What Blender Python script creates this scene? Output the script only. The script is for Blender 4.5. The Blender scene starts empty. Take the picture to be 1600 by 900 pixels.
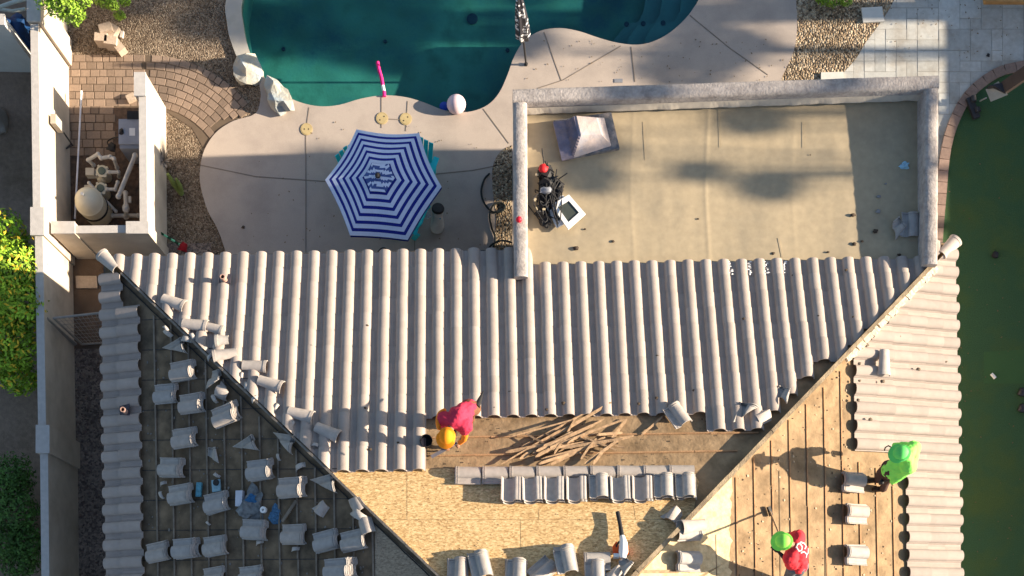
import bpy, bmesh, math, random
from mathutils import Vector, Matrix, noise
random.seed(7)
R = math.radians
V = Vector
sc = bpy.context.scene
col = sc.collection
# ------------------------------------------------------------------ camera, sky, sun
H = 25.3; F = 2030.0; NX, NY = 790.0, 1070.0      # camera height, focal length in photo pixels, nadir pixel
cam = bpy.data.objects.new('camera', bpy.data.cameras.new('camera'))
col.objects.link(cam); sc.camera = cam
cam.location = (0, 0, H); cam.rotation_euler = (0, 0, 0)
cam.data.sensor_width = 36; cam.data.lens = 36 * F / 1600
cam.data.shift_x = (800 - NX) / 1600; cam.data.shift_y = (NY - 450) / 1600
cam.data.clip_end = 500
ELEV = 18.5
w = bpy.data.worlds.new('World'); sc.world = w; w.use_nodes = True
nt = w.node_tree; bg = nt.nodes['Background']
sky = nt.nodes.new('ShaderNodeTexSky'); sky.sky_type = 'NISHITA'; sky.sun_disc = False
sky.sun_elevation = R(ELEV); sky.sun_rotation = R(90)
nt.links.new(sky.outputs[0], bg.inputs[0]); bg.inputs[1].default_value = 0.068
sl = bpy.data.lights.new('sun', 'SUN'); sl.energy = 5.0; sl.angle = R(0.5); sl.color = (1.0, .84, .64)
so = bpy.data.objects.new('sun', sl); col.objects.link(so)
so.rotation_euler = V((math.cos(R(ELEV)), 0.0, math.sin(R(ELEV)))).to_track_quat('Z', 'Y').to_euler()
sc.view_settings.view_transform = 'Standard'; sc.view_settings.look = 'None'
sc.view_settings.exposure = 1.52; sc.view_settings.gamma = 1; sc.view_settings.use_curve_mapping = False

# ------------------------------------------------------------------ pixel -> world
def P(px, py, z=0.0):
    k = (H - z) / F
    return V(((px - NX) * k, (NY - py) * k, z))
def proj(p):
    s = F / (H - p[2]); return (NX + p[0] * s, NY - p[1] * s)
# house frame
TH = 0.0168; KP = 0.384; Z0 = 2.62
E_ = V((math.cos(TH), math.sin(TH), 0)); S_ = V((math.sin(TH), -math.cos(TH), 0))
NW = P(163, 402, Z0); LW = 14.82
def hz(pt, kind):
    r = V((pt[0], pt[1], 0)) - V((NW[0], NW[1], 0)); u = r.dot(E_); v = r.dot(S_)
    return Z0 + KP * {'N': v, 'W': u, 'E': LW - u, 'F': 0}[kind]
def grad(kind): return {'N': S_ * KP, 'W': E_ * KP, 'E': -E_ * KP}[kind]
def J(px, py, h=0.0, kind='N'):
    """point seen at a pixel, h metres (vertically) above a roof slope"""
    if kind == 'G': return P(px, py, h)
    if kind == 'R': return P(px, py, 2.76 + h)
    g = grad(kind); base = hz((0, 0), kind) + h
    dx, dy = (px - NX) / F, (NY - py) / F
    # z = base + g.x*X + g.y*Y ; X = dx*(H-z)
    q = g.x * dx + g.y * dy
    z = (base + q * H) / (1 + q)
    return P(px, py, z)
def nrm(kind):
    if kind in 'GR': return V((0, 0, 1))
    g = grad(kind); return V((-g.x, -g.y, 1)).normalized()

# ------------------------------------------------------------------ materials
MATS = {}
def mat(name, c, rough=.8, var=.12, scale=6, isl=0.0, bump=0.0, bscale=60, metal=0.0, c2=None, c2scale=1.5, spec=.3, detail=6, c2lo=.45, c2hi=.65):
    if name in MATS: return MATS[name]
    m = bpy.data.materials.new(name); m.use_nodes = True; MATS[name] = m
    t = m.node_tree; L = t.links; b = t.nodes['Principled BSDF']
    b.inputs['Roughness'].default_value = rough; b.inputs['Metallic'].default_value = metal
    b.inputs['Specular IOR Level'].default_value = spec
    g = t.nodes.new('ShaderNodeNewGeometry')
    n = t.nodes.new('ShaderNodeTexNoise'); n.inputs['Scale'].default_value = scale; n.inputs['Detail'].default_value = detail
    L.new(g.outputs['Position'], n.inputs['Vector'])
    base = t.nodes.new('ShaderNodeRGB'); base.outputs[0].default_value = (*c, 1)
    cur = base.outputs[0]
    if c2:
        n2 = t.nodes.new('ShaderNodeTexNoise'); n2.inputs['Scale'].default_value = c2scale; n2.inputs['Detail'].default_value = 8
        n2.inputs['Roughness'].default_value = .65
        L.new(g.outputs['Position'], n2.inputs['Vector'])
        mr = t.nodes.new('ShaderNodeMapRange'); mr.inputs[1].default_value = c2lo; mr.inputs[2].default_value = c2hi
        L.new(n2.outputs[0], mr.inputs[0])
        mx = t.nodes.new('ShaderNodeMixRGB'); mx.inputs[2].default_value = (*c2, 1)
        L.new(mr.outputs[0], mx.inputs[0]); L.new(cur, mx.inputs[1]); cur = mx.outputs[0]
    mul = t.nodes.new('ShaderNodeMapRange'); mul.inputs[1].default_value = .3; mul.inputs[2].default_value = .7
    mul.inputs[3].default_value = 1 - var; mul.inputs[4].default_value = 1 + var
    L.new(n.outputs[0], mul.inputs[0]); f = mul.outputs[0]
    if isl:
        a = t.nodes.new('ShaderNodeMapRange'); a.inputs[3].default_value = 1 - isl; a.inputs[4].default_value = 1 + isl
        L.new(g.outputs['Random Per Island'], a.inputs[0])
        mm = t.nodes.new('ShaderNodeMath'); mm.operation = 'MULTIPLY'; L.new(f, mm.inputs[0]); L.new(a.outputs[0], mm.inputs[1]); f = mm.outputs[0]
    vm = t.nodes.new('ShaderNodeVectorMath'); vm.operation = 'SCALE'
    L.new(cur, vm.inputs[0]); L.new(f, vm.inputs['Scale']); L.new(vm.outputs[0], b.inputs['Base Color'])
    if bump:
        nb = t.nodes.new('ShaderNodeTexNoise'); nb.inputs['Scale'].default_value = bscale; nb.inputs['Detail'].default_value = 5
        L.new(g.outputs['Position'], nb.inputs['Vector'])
        bp = t.nodes.new('ShaderNodeBump'); bp.inputs['Strength'].default_value = bump; bp.inputs['Distance'].default_value = .02
        L.new(nb.outputs[0], bp.inputs['Height']); L.new(bp.outputs[0], b.inputs['Normal'])
    return m
def pebble(name, cols, scale=22, bump=.8, dist=.02):
    m = bpy.data.materials.new(name); m.use_nodes = True; t = m.node_tree; L = t.links; b = t.nodes['Principled BSDF']
    b.inputs['Roughness'].default_value = .85; b.inputs['Specular IOR Level'].default_value = .2
    g = t.nodes.new('ShaderNodeNewGeometry')
    v = t.nodes.new('ShaderNodeTexVoronoi'); v.inputs['Scale'].default_value = scale
    L.new(g.outputs['Position'], v.inputs['Vector'])
    sep = t.nodes.new('ShaderNodeSeparateColor'); L.new(v.outputs['Color'], sep.inputs[0])
    cr = t.nodes.new('ShaderNodeValToRGB'); e = cr.color_ramp.elements
    while len(e) < len(cols): e.new(.5)
    for i, c in enumerate(cols): e[i].position = i / (len(cols) - 1); e[i].color = (*c, 1)
    L.new(sep.outputs[0], cr.inputs[0])
    n = t.nodes.new('ShaderNodeTexNoise'); n.inputs['Scale'].default_value = 1.3; n.inputs['Detail'].default_value = 5
    L.new(g.outputs['Position'], n.inputs['Vector'])
    mr = t.nodes.new('ShaderNodeMapRange'); mr.inputs[1].default_value = .3; mr.inputs[2].default_value = .7; mr.inputs[3].default_value = .75; mr.inputs[4].default_value = 1.2
    L.new(n.outputs[0], mr.inputs[0])
    vm = t.nodes.new('ShaderNodeVectorMath'); vm.operation = 'SCALE'; L.new(cr.outputs[0], vm.inputs[0]); L.new(mr.outputs[0], vm.inputs['Scale'])
    L.new(vm.outputs[0], b.inputs['Base Color'])
    inv = t.nodes.new('ShaderNodeMath'); inv.operation = 'MULTIPLY'; inv.inputs[1].default_value = -1; L.new(v.outputs['Distance'], inv.inputs[0])
    bp = t.nodes.new('ShaderNodeBump'); bp.inputs['Strength'].default_value = bump; bp.inputs['Distance'].default_value = dist
    L.new(inv.outputs[0], bp.inputs['Height']); L.new(bp.outputs[0], b.inputs['Normal'])
    MATS[name] = m; return m

TILE = mat('concrete_tile', (.365, .312, .278), .85, .05, 9, .075, .2, 120, c2=(.325, .275, .243), c2scale=4, c2lo=.5, c2hi=.8)
GTILE = mat('grey_tile', (.41, .38, .35), .85, .12, 14, .10, .25, 120)
TILEDK = mat('tile_underside', (.30, .285, .275), .9, .15, 14)
STUCCO = mat('cream_stucco', (.55, .48, .40), .95, .06, 5, 0, .35, 90, c2=(.45, .385, .31), c2scale=1.2)
STUCAP = mat('wall_cap_stucco', (.50, .47, .44), .95, .08, 12, 0, .3, 80)
PARAP = mat('rough_parapet_stucco', (.38, .345, .325), .95, .16, 16, 0, .55, 30, c2=(.27, .245, .235), c2scale=5)
DECK = mat('pool_deck_concrete', (.44, .375, .325), .85, .05, 60, 0, .12, 150, c2=(.37, .315, .275), c2scale=1.1)
MEMB = mat('tan_roof_membrane', (.40, .325, .215), .8, .07, 9, 0, .2, 3.5, c2=(.33, .275, .19), c2scale=.8)
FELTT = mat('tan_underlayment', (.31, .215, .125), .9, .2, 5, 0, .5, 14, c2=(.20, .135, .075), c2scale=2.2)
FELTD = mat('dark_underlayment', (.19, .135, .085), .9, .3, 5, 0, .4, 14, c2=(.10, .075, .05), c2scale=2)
WOOD = mat('batten_wood', (.34, .20, .105), .85, .2, 9, .25, .3, 60)
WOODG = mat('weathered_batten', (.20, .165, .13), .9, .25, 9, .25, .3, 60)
WOODN = mat('split_stick_wood', (.31, .205, .12), .8, .3, 15, .6, .3, 60)
HIPW = mat('hip_board_wood', (.30, .235, .155), .9, .25, 8, 0, .6, 40, c2=(.17, .13, .09), c2scale=3)
MORTAR = mat('pale_mortar', (.62, .54, .43), .95, .2, 20, 0, 1.0, 30)
CREAM = mat('cream_plastic', (.60, .56, .44), .45, .05, 8)
PVC = mat('white_pvc', (.52, .50, .46), .45, .12, 10)
GREYP = mat('grey_plastic', (.22, .23, .26), .5, .1, 8)
BLACK = mat('black_rubber', (.02, .02, .022), .6, .2, 20)
DARKM = mat('dark_metal', (.05, .05, .055), .45, .1, 20, metal=.5)
STEEL = mat('galvanised_steel', (.42, .43, .45), .45, .1, 12, metal=.6)
WHITE = mat('white_paint', (.80, .80, .79), .5, .04, 10)
GLASS = mat('dark_glass', (.06, .07, .06), .15, .1, 4, spec=.6)
TURQ = mat('turquoise_plastic', (.02, .55, .62), .45, .06, 8)
NAVY = mat('navy_fabric', (.012, .02, .24), .9, .1, 30, 0, .15, 200)
WHFAB = mat('white_fabric', (.60, .66, .82), .9, .05, 30, 0, .15, 200)
BOULD = mat('pale_boulder', (.42, .40, .34), .9, .15, 6, 0, 1.0, 12, c2=(.28, .34, .38), c2scale=3)
BLOCK = mat('tan_block', (.46, .37, .29), .9, .12, 20, .1, .4, 60)
LEAFY = mat('yellow_green_leaf', (.20, .34, .03), .6, .25, 3, .5)
LEAFD = mat('deep_green_leaf', (.055, .13, .022), .6, .25, 3, .5)
FLOWR = mat('yellow_flower', (.60, .42, .03), .7, .15, 3, .3)
BARK = mat('bark', (.16, .12, .08), .9, .2, 10, 0, .5, 40)
PAVER = mat('tan_paver', (.25, .185, .14), .9, .10, 30, .22, .4, 80)
TRAV = mat('travertine', (.47, .47, .44), .75, .08, 14, .16, .15, 60, c2=(.38, .355, .31), c2scale=2)
BRICK = mat('curb_brick', (.27, .19, .155), .9, .12, 20, .2, .4, 60)
RED = mat('red_shirt', (.62, .03, .045), .85, .08, 14, 0, .4, 18)
PINK = mat('crimson_shirt', (.52, .03, .075), .85, .08, 14, 0, .5, 18)
NEON = mat('neon_green_shirt', (.26, .85, .13), .8, .06, 10, 0, .4, 16)
NEONH = mat('neon_green_cap', (.25, .80, .10), .7, .05, 10)
ORANG = mat('orange_cloth', (.90, .25, .02), .8, .08, 10)
JEANS = mat('grey_denim', (.10, .115, .14), .9, .15, 20)
BROWNP = mat('brown_trousers', (.075, .04, .035), .9, .15, 20)
SKIN = mat('skin', (.30, .15, .09), .6, .05, 10)
HAIR = mat('black_hair', (.012, .01, .009), .6, .1, 30)
LAWN = mat('artificial_turf', (.042, .105, .046), .95, .25, 60, 0, .8, 220, c2=(.065, .115, .035), c2scale=.9)
LAWN2 = mat('turf_patch', (.050, .125, .045), .95, .22, 130, 0, .8, 220)
GRAV = pebble('tan_gravel', [(.06, .045, .03), (.20, .15, .105), (.36, .29, .215), (.12, .085, .06), (.25, .185, .13)], 40, 1.0, .03)
GRAVR = pebble('coarse_gravel', [(.06, .045, .03), (.32, .235, .15), (.52, .43, .31), (.14, .10, .07), (.40, .29, .18)], 27, 1.0, .04)
GRAVD = pebble('dark_gravel', [(.09, .072, .064), (.22, .175, .15), (.31, .25, .21)], 28, .8, .02)
DIRT = mat('brown_dirt', (.15, .105, .075), .95, .2, 8, 0, .6, 50, c2=(.10, .075, .058), c2scale=2)

def osb(name, a, b_, c):
    m = bpy.data.materials.new(name); m.use_nodes = True; t = m.node_tree; L = t.links; b = t.nodes['Principled BSDF']
    b.inputs['Roughness'].default_value = .75
    g = t.nodes.new('ShaderNodeNewGeometry')
    outs = []
    for ang, scl in ((.5, 46), (-.9, 50), (1.5, 42)):
        mp = t.nodes.new('ShaderNodeMapping'); mp.inputs['Rotation'].default_value = (0, 0, ang); mp.inputs['Scale'].default_value = (1, 2.6, 1)
        L.new(g.outputs['Position'], mp.inputs[0])
        v = t.nodes.new('ShaderNodeTexVoronoi'); v.inputs['Scale'].default_value = scl / 2; L.new(mp.outputs[0], v.inputs['Vector'])
        s = t.nodes.new('ShaderNodeSeparateColor'); L.new(v.outputs['Color'], s.inputs[0]); outs.append(s.outputs[0])
    n = t.nodes.new('ShaderNodeTexNoise'); n.inputs['Scale'].default_value = 16; L.new(g.outputs['Position'], n.inputs['Vector'])
    mr = t.nodes.new('ShaderNodeMath'); mr.operation = 'GREATER_THAN'; mr.inputs[1].default_value = .5; L.new(n.outputs[0], mr.inputs[0])
    mx = t.nodes.new('ShaderNodeMix'); L.new(mr.outputs[0], mx.inputs[0]); L.new(outs[0], mx.inputs[2]); L.new(outs[1], mx.inputs[3])
    ad = t.nodes.new('ShaderNodeMix'); ad.inputs[0].default_value = .35; L.new(mx.outputs[0], ad.inputs[2]); L.new(outs[2], ad.inputs[3])
    cr = t.nodes.new('ShaderNodeValToRGB'); e = cr.color_ramp.elements
    e[0].position = .05; e[0].color = (*a, 1); e[1].position = .95; e[1].color = (*c, 1); k = e.new(.45); k.color = (*b_, 1)
    L.new(ad.outputs[0], cr.inputs[0]); L.new(cr.outputs[0], b.inputs['Base Color'])
    bp = t.nodes.new('ShaderNodeBump'); bp.inputs['Strength'].default_value = .3; bp.inputs['Distance'].default_value = .01
    L.new(ad.outputs[0], bp.inputs['Height']); L.new(bp.outputs[0], b.inputs['Normal'])
    return m
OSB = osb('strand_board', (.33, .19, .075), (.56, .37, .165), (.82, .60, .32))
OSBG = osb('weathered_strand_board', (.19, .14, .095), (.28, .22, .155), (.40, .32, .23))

# ------------------------------------------------------------------ mesh builder
class MB:
    def __init__(s): s.v = []; s.f = []; s.m = []; s.mi = 0
    def add(s, vs, fs):
        o = len(s.v); s.v += [V(v) for v in vs]; s.f += [tuple(i + o for i in f) for f in fs]; s.m += [s.mi] * len(fs); return s
    def box(s, c, d, rot=None):
        rot = rot or Matrix.Identity(3)
        vs = [V(c) + rot @ V((x * d[0] / 2, y * d[1] / 2, z * d[2] / 2)) for z in (-1, 1) for y in (-1, 1) for x in (-1, 1)]
        return s.add(vs, [(0, 2, 3, 1), (4, 5, 7, 6), (0, 1, 5, 4), (2, 6, 7, 3), (0, 4, 6, 2), (1, 3, 7, 5)])
    def bar(s, a, b, wd, ht, up=V((0, 0, 1))):
        a, b = V(a), V(b); d = (b - a); l = d.length; d.normalize(); x = d.cross(up).normalized(); z = x.cross(d)
        return s.box((a + b) / 2, (wd, l, ht), Matrix((x, d, z)).transposed())
    def prism(s, pts, z0, z1):
        n = len(pts); zt = z1 if callable(z1) else (lambda p: z1); zb = z0 if callable(z0) else (lambda p: z0)
        vs = [V((p[0], p[1], zb(p))) for p in pts] + [V((p[0], p[1], zt(p))) for p in pts]
        ar = sum(pts[i][0] * pts[(i + 1) % n][1] - pts[(i + 1) % n][0] * pts[i][1] for i in range(n))
        idx = list(range(n)) if ar > 0 else list(range(n))[::-1]
        fs = [tuple(idx[::-1]), tuple(i + n for i in idx)]
        for i in range(n):
            a, b = idx[i], idx[(i + 1) % n]; fs.append((a, b, b + n, a + n))
        return s.add(vs, fs)
    def ring(s, rings, cap=True):
        n = len(rings[0]); vs = [v for r in rings for v in r]; fs = []
        for k in range(len(rings) - 1):
            for i in range(n):
                j = (i + 1) % n; fs.append((k * n + i, k * n + j, (k + 1) * n + j, (k + 1) * n + i))
        if cap: fs += [tuple(range(n))[::-1], tuple((len(rings) - 1) * n + i for i in range(n))]
        return s.add(vs, fs)
    def tube(s, pts, r, n=10):
        pts = [V(p) for p in pts]; rs = r if isinstance(r, (list, tuple)) else [r] * len(pts); rings = []; ref = None
        for k, p in enumerate(pts):
            d = (pts[min(k + 1, len(pts) - 1)] - pts[max(k - 1, 0)]).normalized()
            if ref is None: ref = V((0, 0, 1)) if abs(d.z) < .9 else V((1, 0, 0))
            x = d.cross(ref).normalized(); y = x.cross(d).normalized(); ref = y
            rings.append([p + (x * math.cos(2 * math.pi * i / n) + y * math.sin(2 * math.pi * i / n)) * rs[k] for i in range(n)])
        return s.ring(rings)
    def lathe(s, c, prof, n=24, axis=None, f=None):
        c = V(c); z = (V(axis) if axis else V((0, 0, 1))).normalized()
        x = z.cross(V((0, 1, 0)) if abs(z.y) < .9 else V((1, 0, 0))).normalized(); y = z.cross(x)
        return s.ring([[c + z * h + (x * math.cos(2 * math.pi * i / n) + y * math.sin(2 * math.pi * i / n)) * max(r, .0005) * (f(i, k) if f else 1) for i in range(n)] for k, (r, h) in enumerate(prof)])
    def blob(s, c, d, sub=2, amp=.15, fr=1.5, seed=0, flat=None, rot=None):
        bm = bmesh.new(); bmesh.ops.create_icosphere(bm, subdivisions=sub, radius=1)
        c = V(c); vs = []
        for v in bm.verts:
            q = v.co * (1 + amp * noise.noise(v.co * fr + V((seed * 7.3, seed, 0))) * 2)
            q = V((q.x * d[0], q.y * d[1], q.z * d[2]))
            if flat is not None: q.z = max(q.z, -flat)
            if rot: q = rot @ q
            vs.append(c + q)
        s.add(vs, [tuple(v.index for v in f.verts) for f in bm.faces]); bm.free(); return s
    def mesh(s, name, mats, off=V((0, 0, 0)), smooth=None):
        me = bpy.data.meshes.new(name); me.from_pydata([tuple(v - off) for v in s.v], [], s.f)
        for m in (mats if isinstance(mats, (list, tuple)) else [mats]): me.materials.append(m)
        me.polygons.foreach_set('material_index', s.m)
        me.validate()
        if smooth is not None:
            me.polygons.foreach_set('use_smooth', [True] * len(me.polygons)); me.set_sharp_from_angle(angle=R(smooth))
        me.update(); return me
def tag(o, label=None, cat=None, group=None, kind=None):
    if label: o['label'] = label
    if cat: o['category'] = cat
    if group: o['group'] = group
    if kind: o['kind'] = kind
    return o
def root(name, loc, label, cat, group=None):
    o = bpy.data.objects.new(name, None); o.empty_display_size = .2; o.location = loc; col.objects.link(o)
    bpy.context.view_layer.update()
    return tag(o, label, cat, group)
def org(o):
    while o.parent: o = o.parent
    return V(o.location)
def part(name, mb, m, par, smooth=35, label=None):
    o = bpy.data.objects.new(name, mb.mesh(name, m, org(par), smooth)); col.objects.link(o); o.parent = par
    if label: o['label'] = label
    return o
def single(name, mb, m, loc, label, cat, group=None, smooth=35):
    loc = V(loc); o = bpy.data.objects.new(name, mb.mesh(name, m, loc, smooth)); o.location = loc; col.objects.link(o)
    return tag(o, label, cat, group)
def struct(name, mb, m, kind='structure', smooth=None):
    o = bpy.data.objects.new(name, mb.mesh(name, m, V((0, 0, 0)), smooth)); col.objects.link(o); o['kind'] = kind; return o
def copy_tree(o, parent=None):
    c = o.copy(); col.objects.link(c); c.parent = parent
    for ch in list(o.children): copy_tree(ch, c)
    return c
def cr(pts, n=6, closed=False):
    out = []; N = len(pts)
    rng = range(N) if closed else range(N - 1)
    g = (lambda i: V(pts[i % N])) if closed else (lambda i: V(pts[max(0, min(N - 1, i))]))
    for i in rng:
        a, b, c, d = g(i - 1), g(i), g(i + 1), g(i + 2)
        for k in range(n):
            t = k / n
            out.append(.5 * ((2 * b) + (c - a) * t + (2 * a - 5 * b + 4 * c - d) * t * t + (3 * b - a - 3 * c + d) * t ** 3))
    if not closed: out.append(V(pts[-1]))
    return out
def gp(pts, z=0): return [P(p[0], p[1], z) for p in pts]
def inside(p, poly):
    x, y = p[0], p[1]; r = False; n = len(poly)
    for i in range(n):
        a, b = poly[i], poly[(i + 1) % n]
        if (a[1] > y) != (b[1] > y) and x < (b[0] - a[0]) * (y - a[1]) / (b[1] - a[1]) + a[0]: r = not r
    return r
def filled(loops, z, name):
    bm = bmesh.new()
    for lp in loops:
        vs = [bm.verts.new((p[0], p[1], z)) for p in lp]
        for i in range(len(vs)): bm.edges.new((vs[i], vs[(i + 1) % len(vs)]))
    bmesh.ops.triangle_fill(bm, edges=bm.edges[:], use_beauty=True)
    for f in bm.faces:
        f.normal_update()
        if f.normal.z < 0: f.normal_flip()
    mb = MB(); bm.verts.index_update()
    mb.add([v.co.copy() for v in bm.verts], [tuple(v.index for v in f.verts) for f in bm.faces]); bm.free(); return mb

# ------------------------------------------------------------------ ground and pool
pool_px = cr([(380, 0), (381, 40), (388, 75), (402, 105), (418, 127), (440, 147), (470, 161), (500, 167), (530, 165), (565, 155), (600, 150), (635, 153), (665, 162), (690, 172), (712, 176), (737, 175), (762, 165), (780, 146), (793, 118), (804, 88), (820, 64), (845, 49), (875, 45), (905, 50), (935, 60), (965, 68), (995, 71), (1020, 66), (1045, 53), (1068, 33), (1083, 14), (1092, -6), (1090, -60), (1050, -120), (900, -150), (700, -140), (520, -150), (410, -90)], 4, True)
pool = gp(pool_px)
struct('ground', filled([[(-60, -60), (60, -60), (60, 60), (-60, 60)], [tuple(p) for p in pool]], 0, 'ground'), GRAV)
# pool shell: walls, floor, three curved steps
FLOOR = -.72
mb = MB(); n = len(pool)
vs = [V((p[0], p[1], .03)) for p in pool] + [V((p[0], p[1], FLOOR)) for p in pool]
mb.add(vs, [(i, (i + 1) % n, (i + 1) % n + n, i + n) for i in range(n)])
fl = filled([[tuple(p) for p in pool]], FLOOR, 'f'); mb.add(fl.v, fl.f)
POOLM = mat('teal_pool_plaster', (.105, .245, .205), .7, .28, 3.2, 0, .2, 20, c2=(.026, .085, .11), c2scale=.8)  # caustic light painted in as tone noise, navy blotches stand in for shade
struct('pool_basin', mb, POOLM)
for i, (pts, z) in enumerate([([(953, 75), (960, 45), (985, 15), (1010, -5), (1040, -160), (1130, -160), (1110, 10), (1060, 60), (1000, 85)], -.56), ([(978, 78), (985, 45), (1005, 20), (1035, 5), (1060, -160), (1130, -160), (1110, 10), (1060, 60), (1000, 85)], -.40), ([(1005, 78), (1012, 48), (1030, 25), (1065, 8), (1085, -160), (1130, -160), (1110, 10), (1060, 60), (1020, 85)], -.24)]):
    q = cr(gp(pts[:6]), 4) + gp(pts[6:])
    struct('pool_step', MB().prism(q, FLOOR - .02, z), mat('pool_step_plaster', (.13, .21, .23), .7, .15, 2))
wm = bpy.data.materials.new('pool_water'); wm.use_nodes = True; t = wm.node_tree; t.nodes.remove(t.nodes['Principled BSDF'])
tr = t.nodes.new('ShaderNodeBsdfTransparent'); tr.inputs[0].default_value = (.45, .80, .80, 1)
gl = t.nodes.new('ShaderNodeBsdfGlossy'); gl.inputs['Roughness'].default_value = .04; gl.inputs[0].default_value = (.9, .95, 1, 1)
fr = t.nodes.new('ShaderNodeFresnel'); fr.inputs[0].default_value = 1.33
nz = t.nodes.new('ShaderNodeTexNoise'); nz.inputs['Scale'].default_value = 7; nz.inputs['Detail'].default_value = 4; bp = t.nodes.new('ShaderNodeBump'); bp.inputs['Strength'].default_value = .5; bp.inputs['Distance'].default_value = .04
mx = t.nodes.new('ShaderNodeMixShader'); L = t.links
L.new(nz.outputs[0], bp.inputs['Height']); L.new(bp.outputs[0], gl.inputs['Normal']); L.new(bp.outputs[0], fr.inputs['Normal'])
gm = t.nodes.new('ShaderNodeNewGeometry'); im = t.nodes.new('ShaderNodeMapRange'); im.inputs[3].default_value = 1.33; im.inputs[4].default_value = 1 / 1.33
L.new(gm.outputs['Backfacing'], im.inputs[0]); L.new(im.outputs[0], fr.inputs[0])
L.new(fr.outputs[0], mx.inputs[0]); L.new(tr.outputs[0], mx.inputs[1]); L.new(gl.outputs[0], mx.inputs[2]); L.new(mx.outputs[0], t.nodes['Material Output'].inputs[0])
struct('pool_water', filled([[tuple(p) for p in pool]], -.07, 'w'), wm)
for (x, y, r) in ((738, 30, .11), (602, 65, .035), (443, 77, .04), (793, 79, .04)):
    c = P(x, y, FLOOR + .01)
    single('drain_cover', MB().lathe(c, [(r, 0), (r, .02), (r * .8, .03), (r * .3, .03)], 20), mat('dark_blue_plastic', (.01, .035, .07), .5), c,
           {738: 'large round dark drain cover on the deep pool floor right of centre', 602: 'small dark round fitting on the pool floor above the pink noodle', 443: 'small dark round fitting on the pool floor near the left pool edge', 793: 'small dark round fitting on the pool floor beside the closed umbrella'}[x], 'drain cover', 'round fittings on the pool floor')
for (x, y, z, lb) in ((979, 38, -.56, 'leftmost of three dark dots on the curved pool steps'), (1005, 37, -.40, 'middle of three dark dots on the curved pool steps'), (1036, 36, -.24, 'rightmost of three dark dots on the curved pool steps')):
    c = P(x, y, z + .003); single('step_marker', MB().lathe(c, [(.05, 0), (.05, .01), (.01, .012)], 14), mat('dark_blue_plastic', (.01, .035, .07)), c, lb, 'marker', 'dots on the pool steps')
# deck slab: south and east side of the pool
i0 = min(range(len(pool_px)), key=lambda i: (pool_px[i][0] - 402) ** 2 + (pool_px[i][1] - 105) ** 2)
i1 = min(range(len(pool_px)), key=lambda i: (pool_px[i][0] - 1090) ** 2 + (pool_px[i][1] + 60) ** 2)
edge = [tuple(p) for p in pool_px[i0:i1 + 1]]
left = [tuple(p) for p in cr([(376, 470), (345, 370), (325, 330), (314, 292), (313, 265), (320, 235), (338, 208), (365, 190), (400, 178), (408, 150)], 4)]
deck_px = edge + [(1243, -60)] + [tuple(p) for p in cr([(1243, 0), (1245, 40), (1240, 80), (1222, 120)], 4)] + [(1200, 200), (1200, 560), (376, 560)] + left
mb = MB(); dk = filled([gp(deck_px)], .03, 'd'); mb.add(dk.v, dk.f)
nn = len(deck_px); q = gp(deck_px); mb.add([V((p[0], p[1], .03)) for p in q] + [V((p[0], p[1], -.12)) for p in q], [(i, (i + 1) % nn, (i + 1) % nn + nn, i + nn) for i in range(nn)])
struct('pool_deck', mb, DECK)
JOINT = mat('deck_joint', (.22, .185, .155), .9)
mb = MB()
for ln in ([(483, 168), (478, 205), (478, 395)], [(596, 152), (596, 200)], [(637, 158), (634, 205)], [(313, 258), (400, 276), (515, 284)], [(680, 272), (740, 266), (790, 256)], [(755, 170), (795, 224)], [(850, 50), (877, 126)], [(970, 72), (880, 125), (840, 138)], [(986, 73), (992, 128)], [(1078, 24), (1140, 75), (1200, 117)], [(648, 375), (647, 410)], [(607, 186), (624, 187)]):
    for a, b in zip(ln[:-1], ln[1:]):
        mb.bar(P(*a, .031), P(*b, .031), .016, .01)
struct('deck_joints', mb, JOINT)
# coping on the left side of the pool
inner = [p for p in pool_px if p[0] < 404 and -95 < p[1] < 110]; inner.sort(key=lambda p: p[1])
outer = [(p[0] - 25 + max(0, (p[1] - 60)) * .12, p[1] - 1 + max(0, (p[1] - 70)) * .3) for p in inner]
struct('pool_coping', MB().prism(gp([tuple(p) for p in inner] + outer[::-1]), -.1, .07), mat('coping_stone', (.47, .44, .38), .85, .1, 6, 0, .3, 60, c2=(.36, .35, .33), c2scale=1.5))
# pavers: straight rows then a bend to the deck
mb = MB()
def paver(quad, z1, gap=.009):
    c = sum((V(q) for q in quad), V((0, 0, 0))) / 4
    qs = [c + (V(q) - c) * (1 - gap / (V(q) - c).length) for q in quad]; qt = [c + (V(q) - c) * (1 - (gap + .006) / (V(q) - c).length) for q in quad]
    zz = z1 + random.uniform(-.003, .003)
    mb.ring([[V((q.x, q.y, -.02)) for q in qs], [V((q.x, q.y, zz - .006)) for q in qs], [V((q.x, q.y, zz)) for q in qt]])
cx, cy = 228, 292
for r in range(7):
    r0, r1 = 125 + r * 11.6, 125 + (r + 1) * 11.6
    x = 228.0 - 8 * random.random()
    while x > 106:
        wd = random.choice((11, 15, 19)); paver([P(x - wd, cy - r0), P(x, cy - r0), P(x, cy - r1), P(x - wd, cy - r1)][::1], .02); x -= wd
    a = 90.0 + random.uniform(-3, 0)
    while a > 24:
        da = random.choice((11, 14, 17)) / (r0 + 6) * 57.3
        q = [(cx + rr * math.cos(R(t_)), cy - rr * math.sin(R(t_))) for rr, t_ in ((r0, a), (r0, a - da), (r1, a - da), (r1, a))]
        if not inside(q[1], [(400, 178), (365, 190), (338, 208), (322, 228), (300, 260), (420, 300), (420, 178)]): paver(gp(q), .02)
        a -= da
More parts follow.
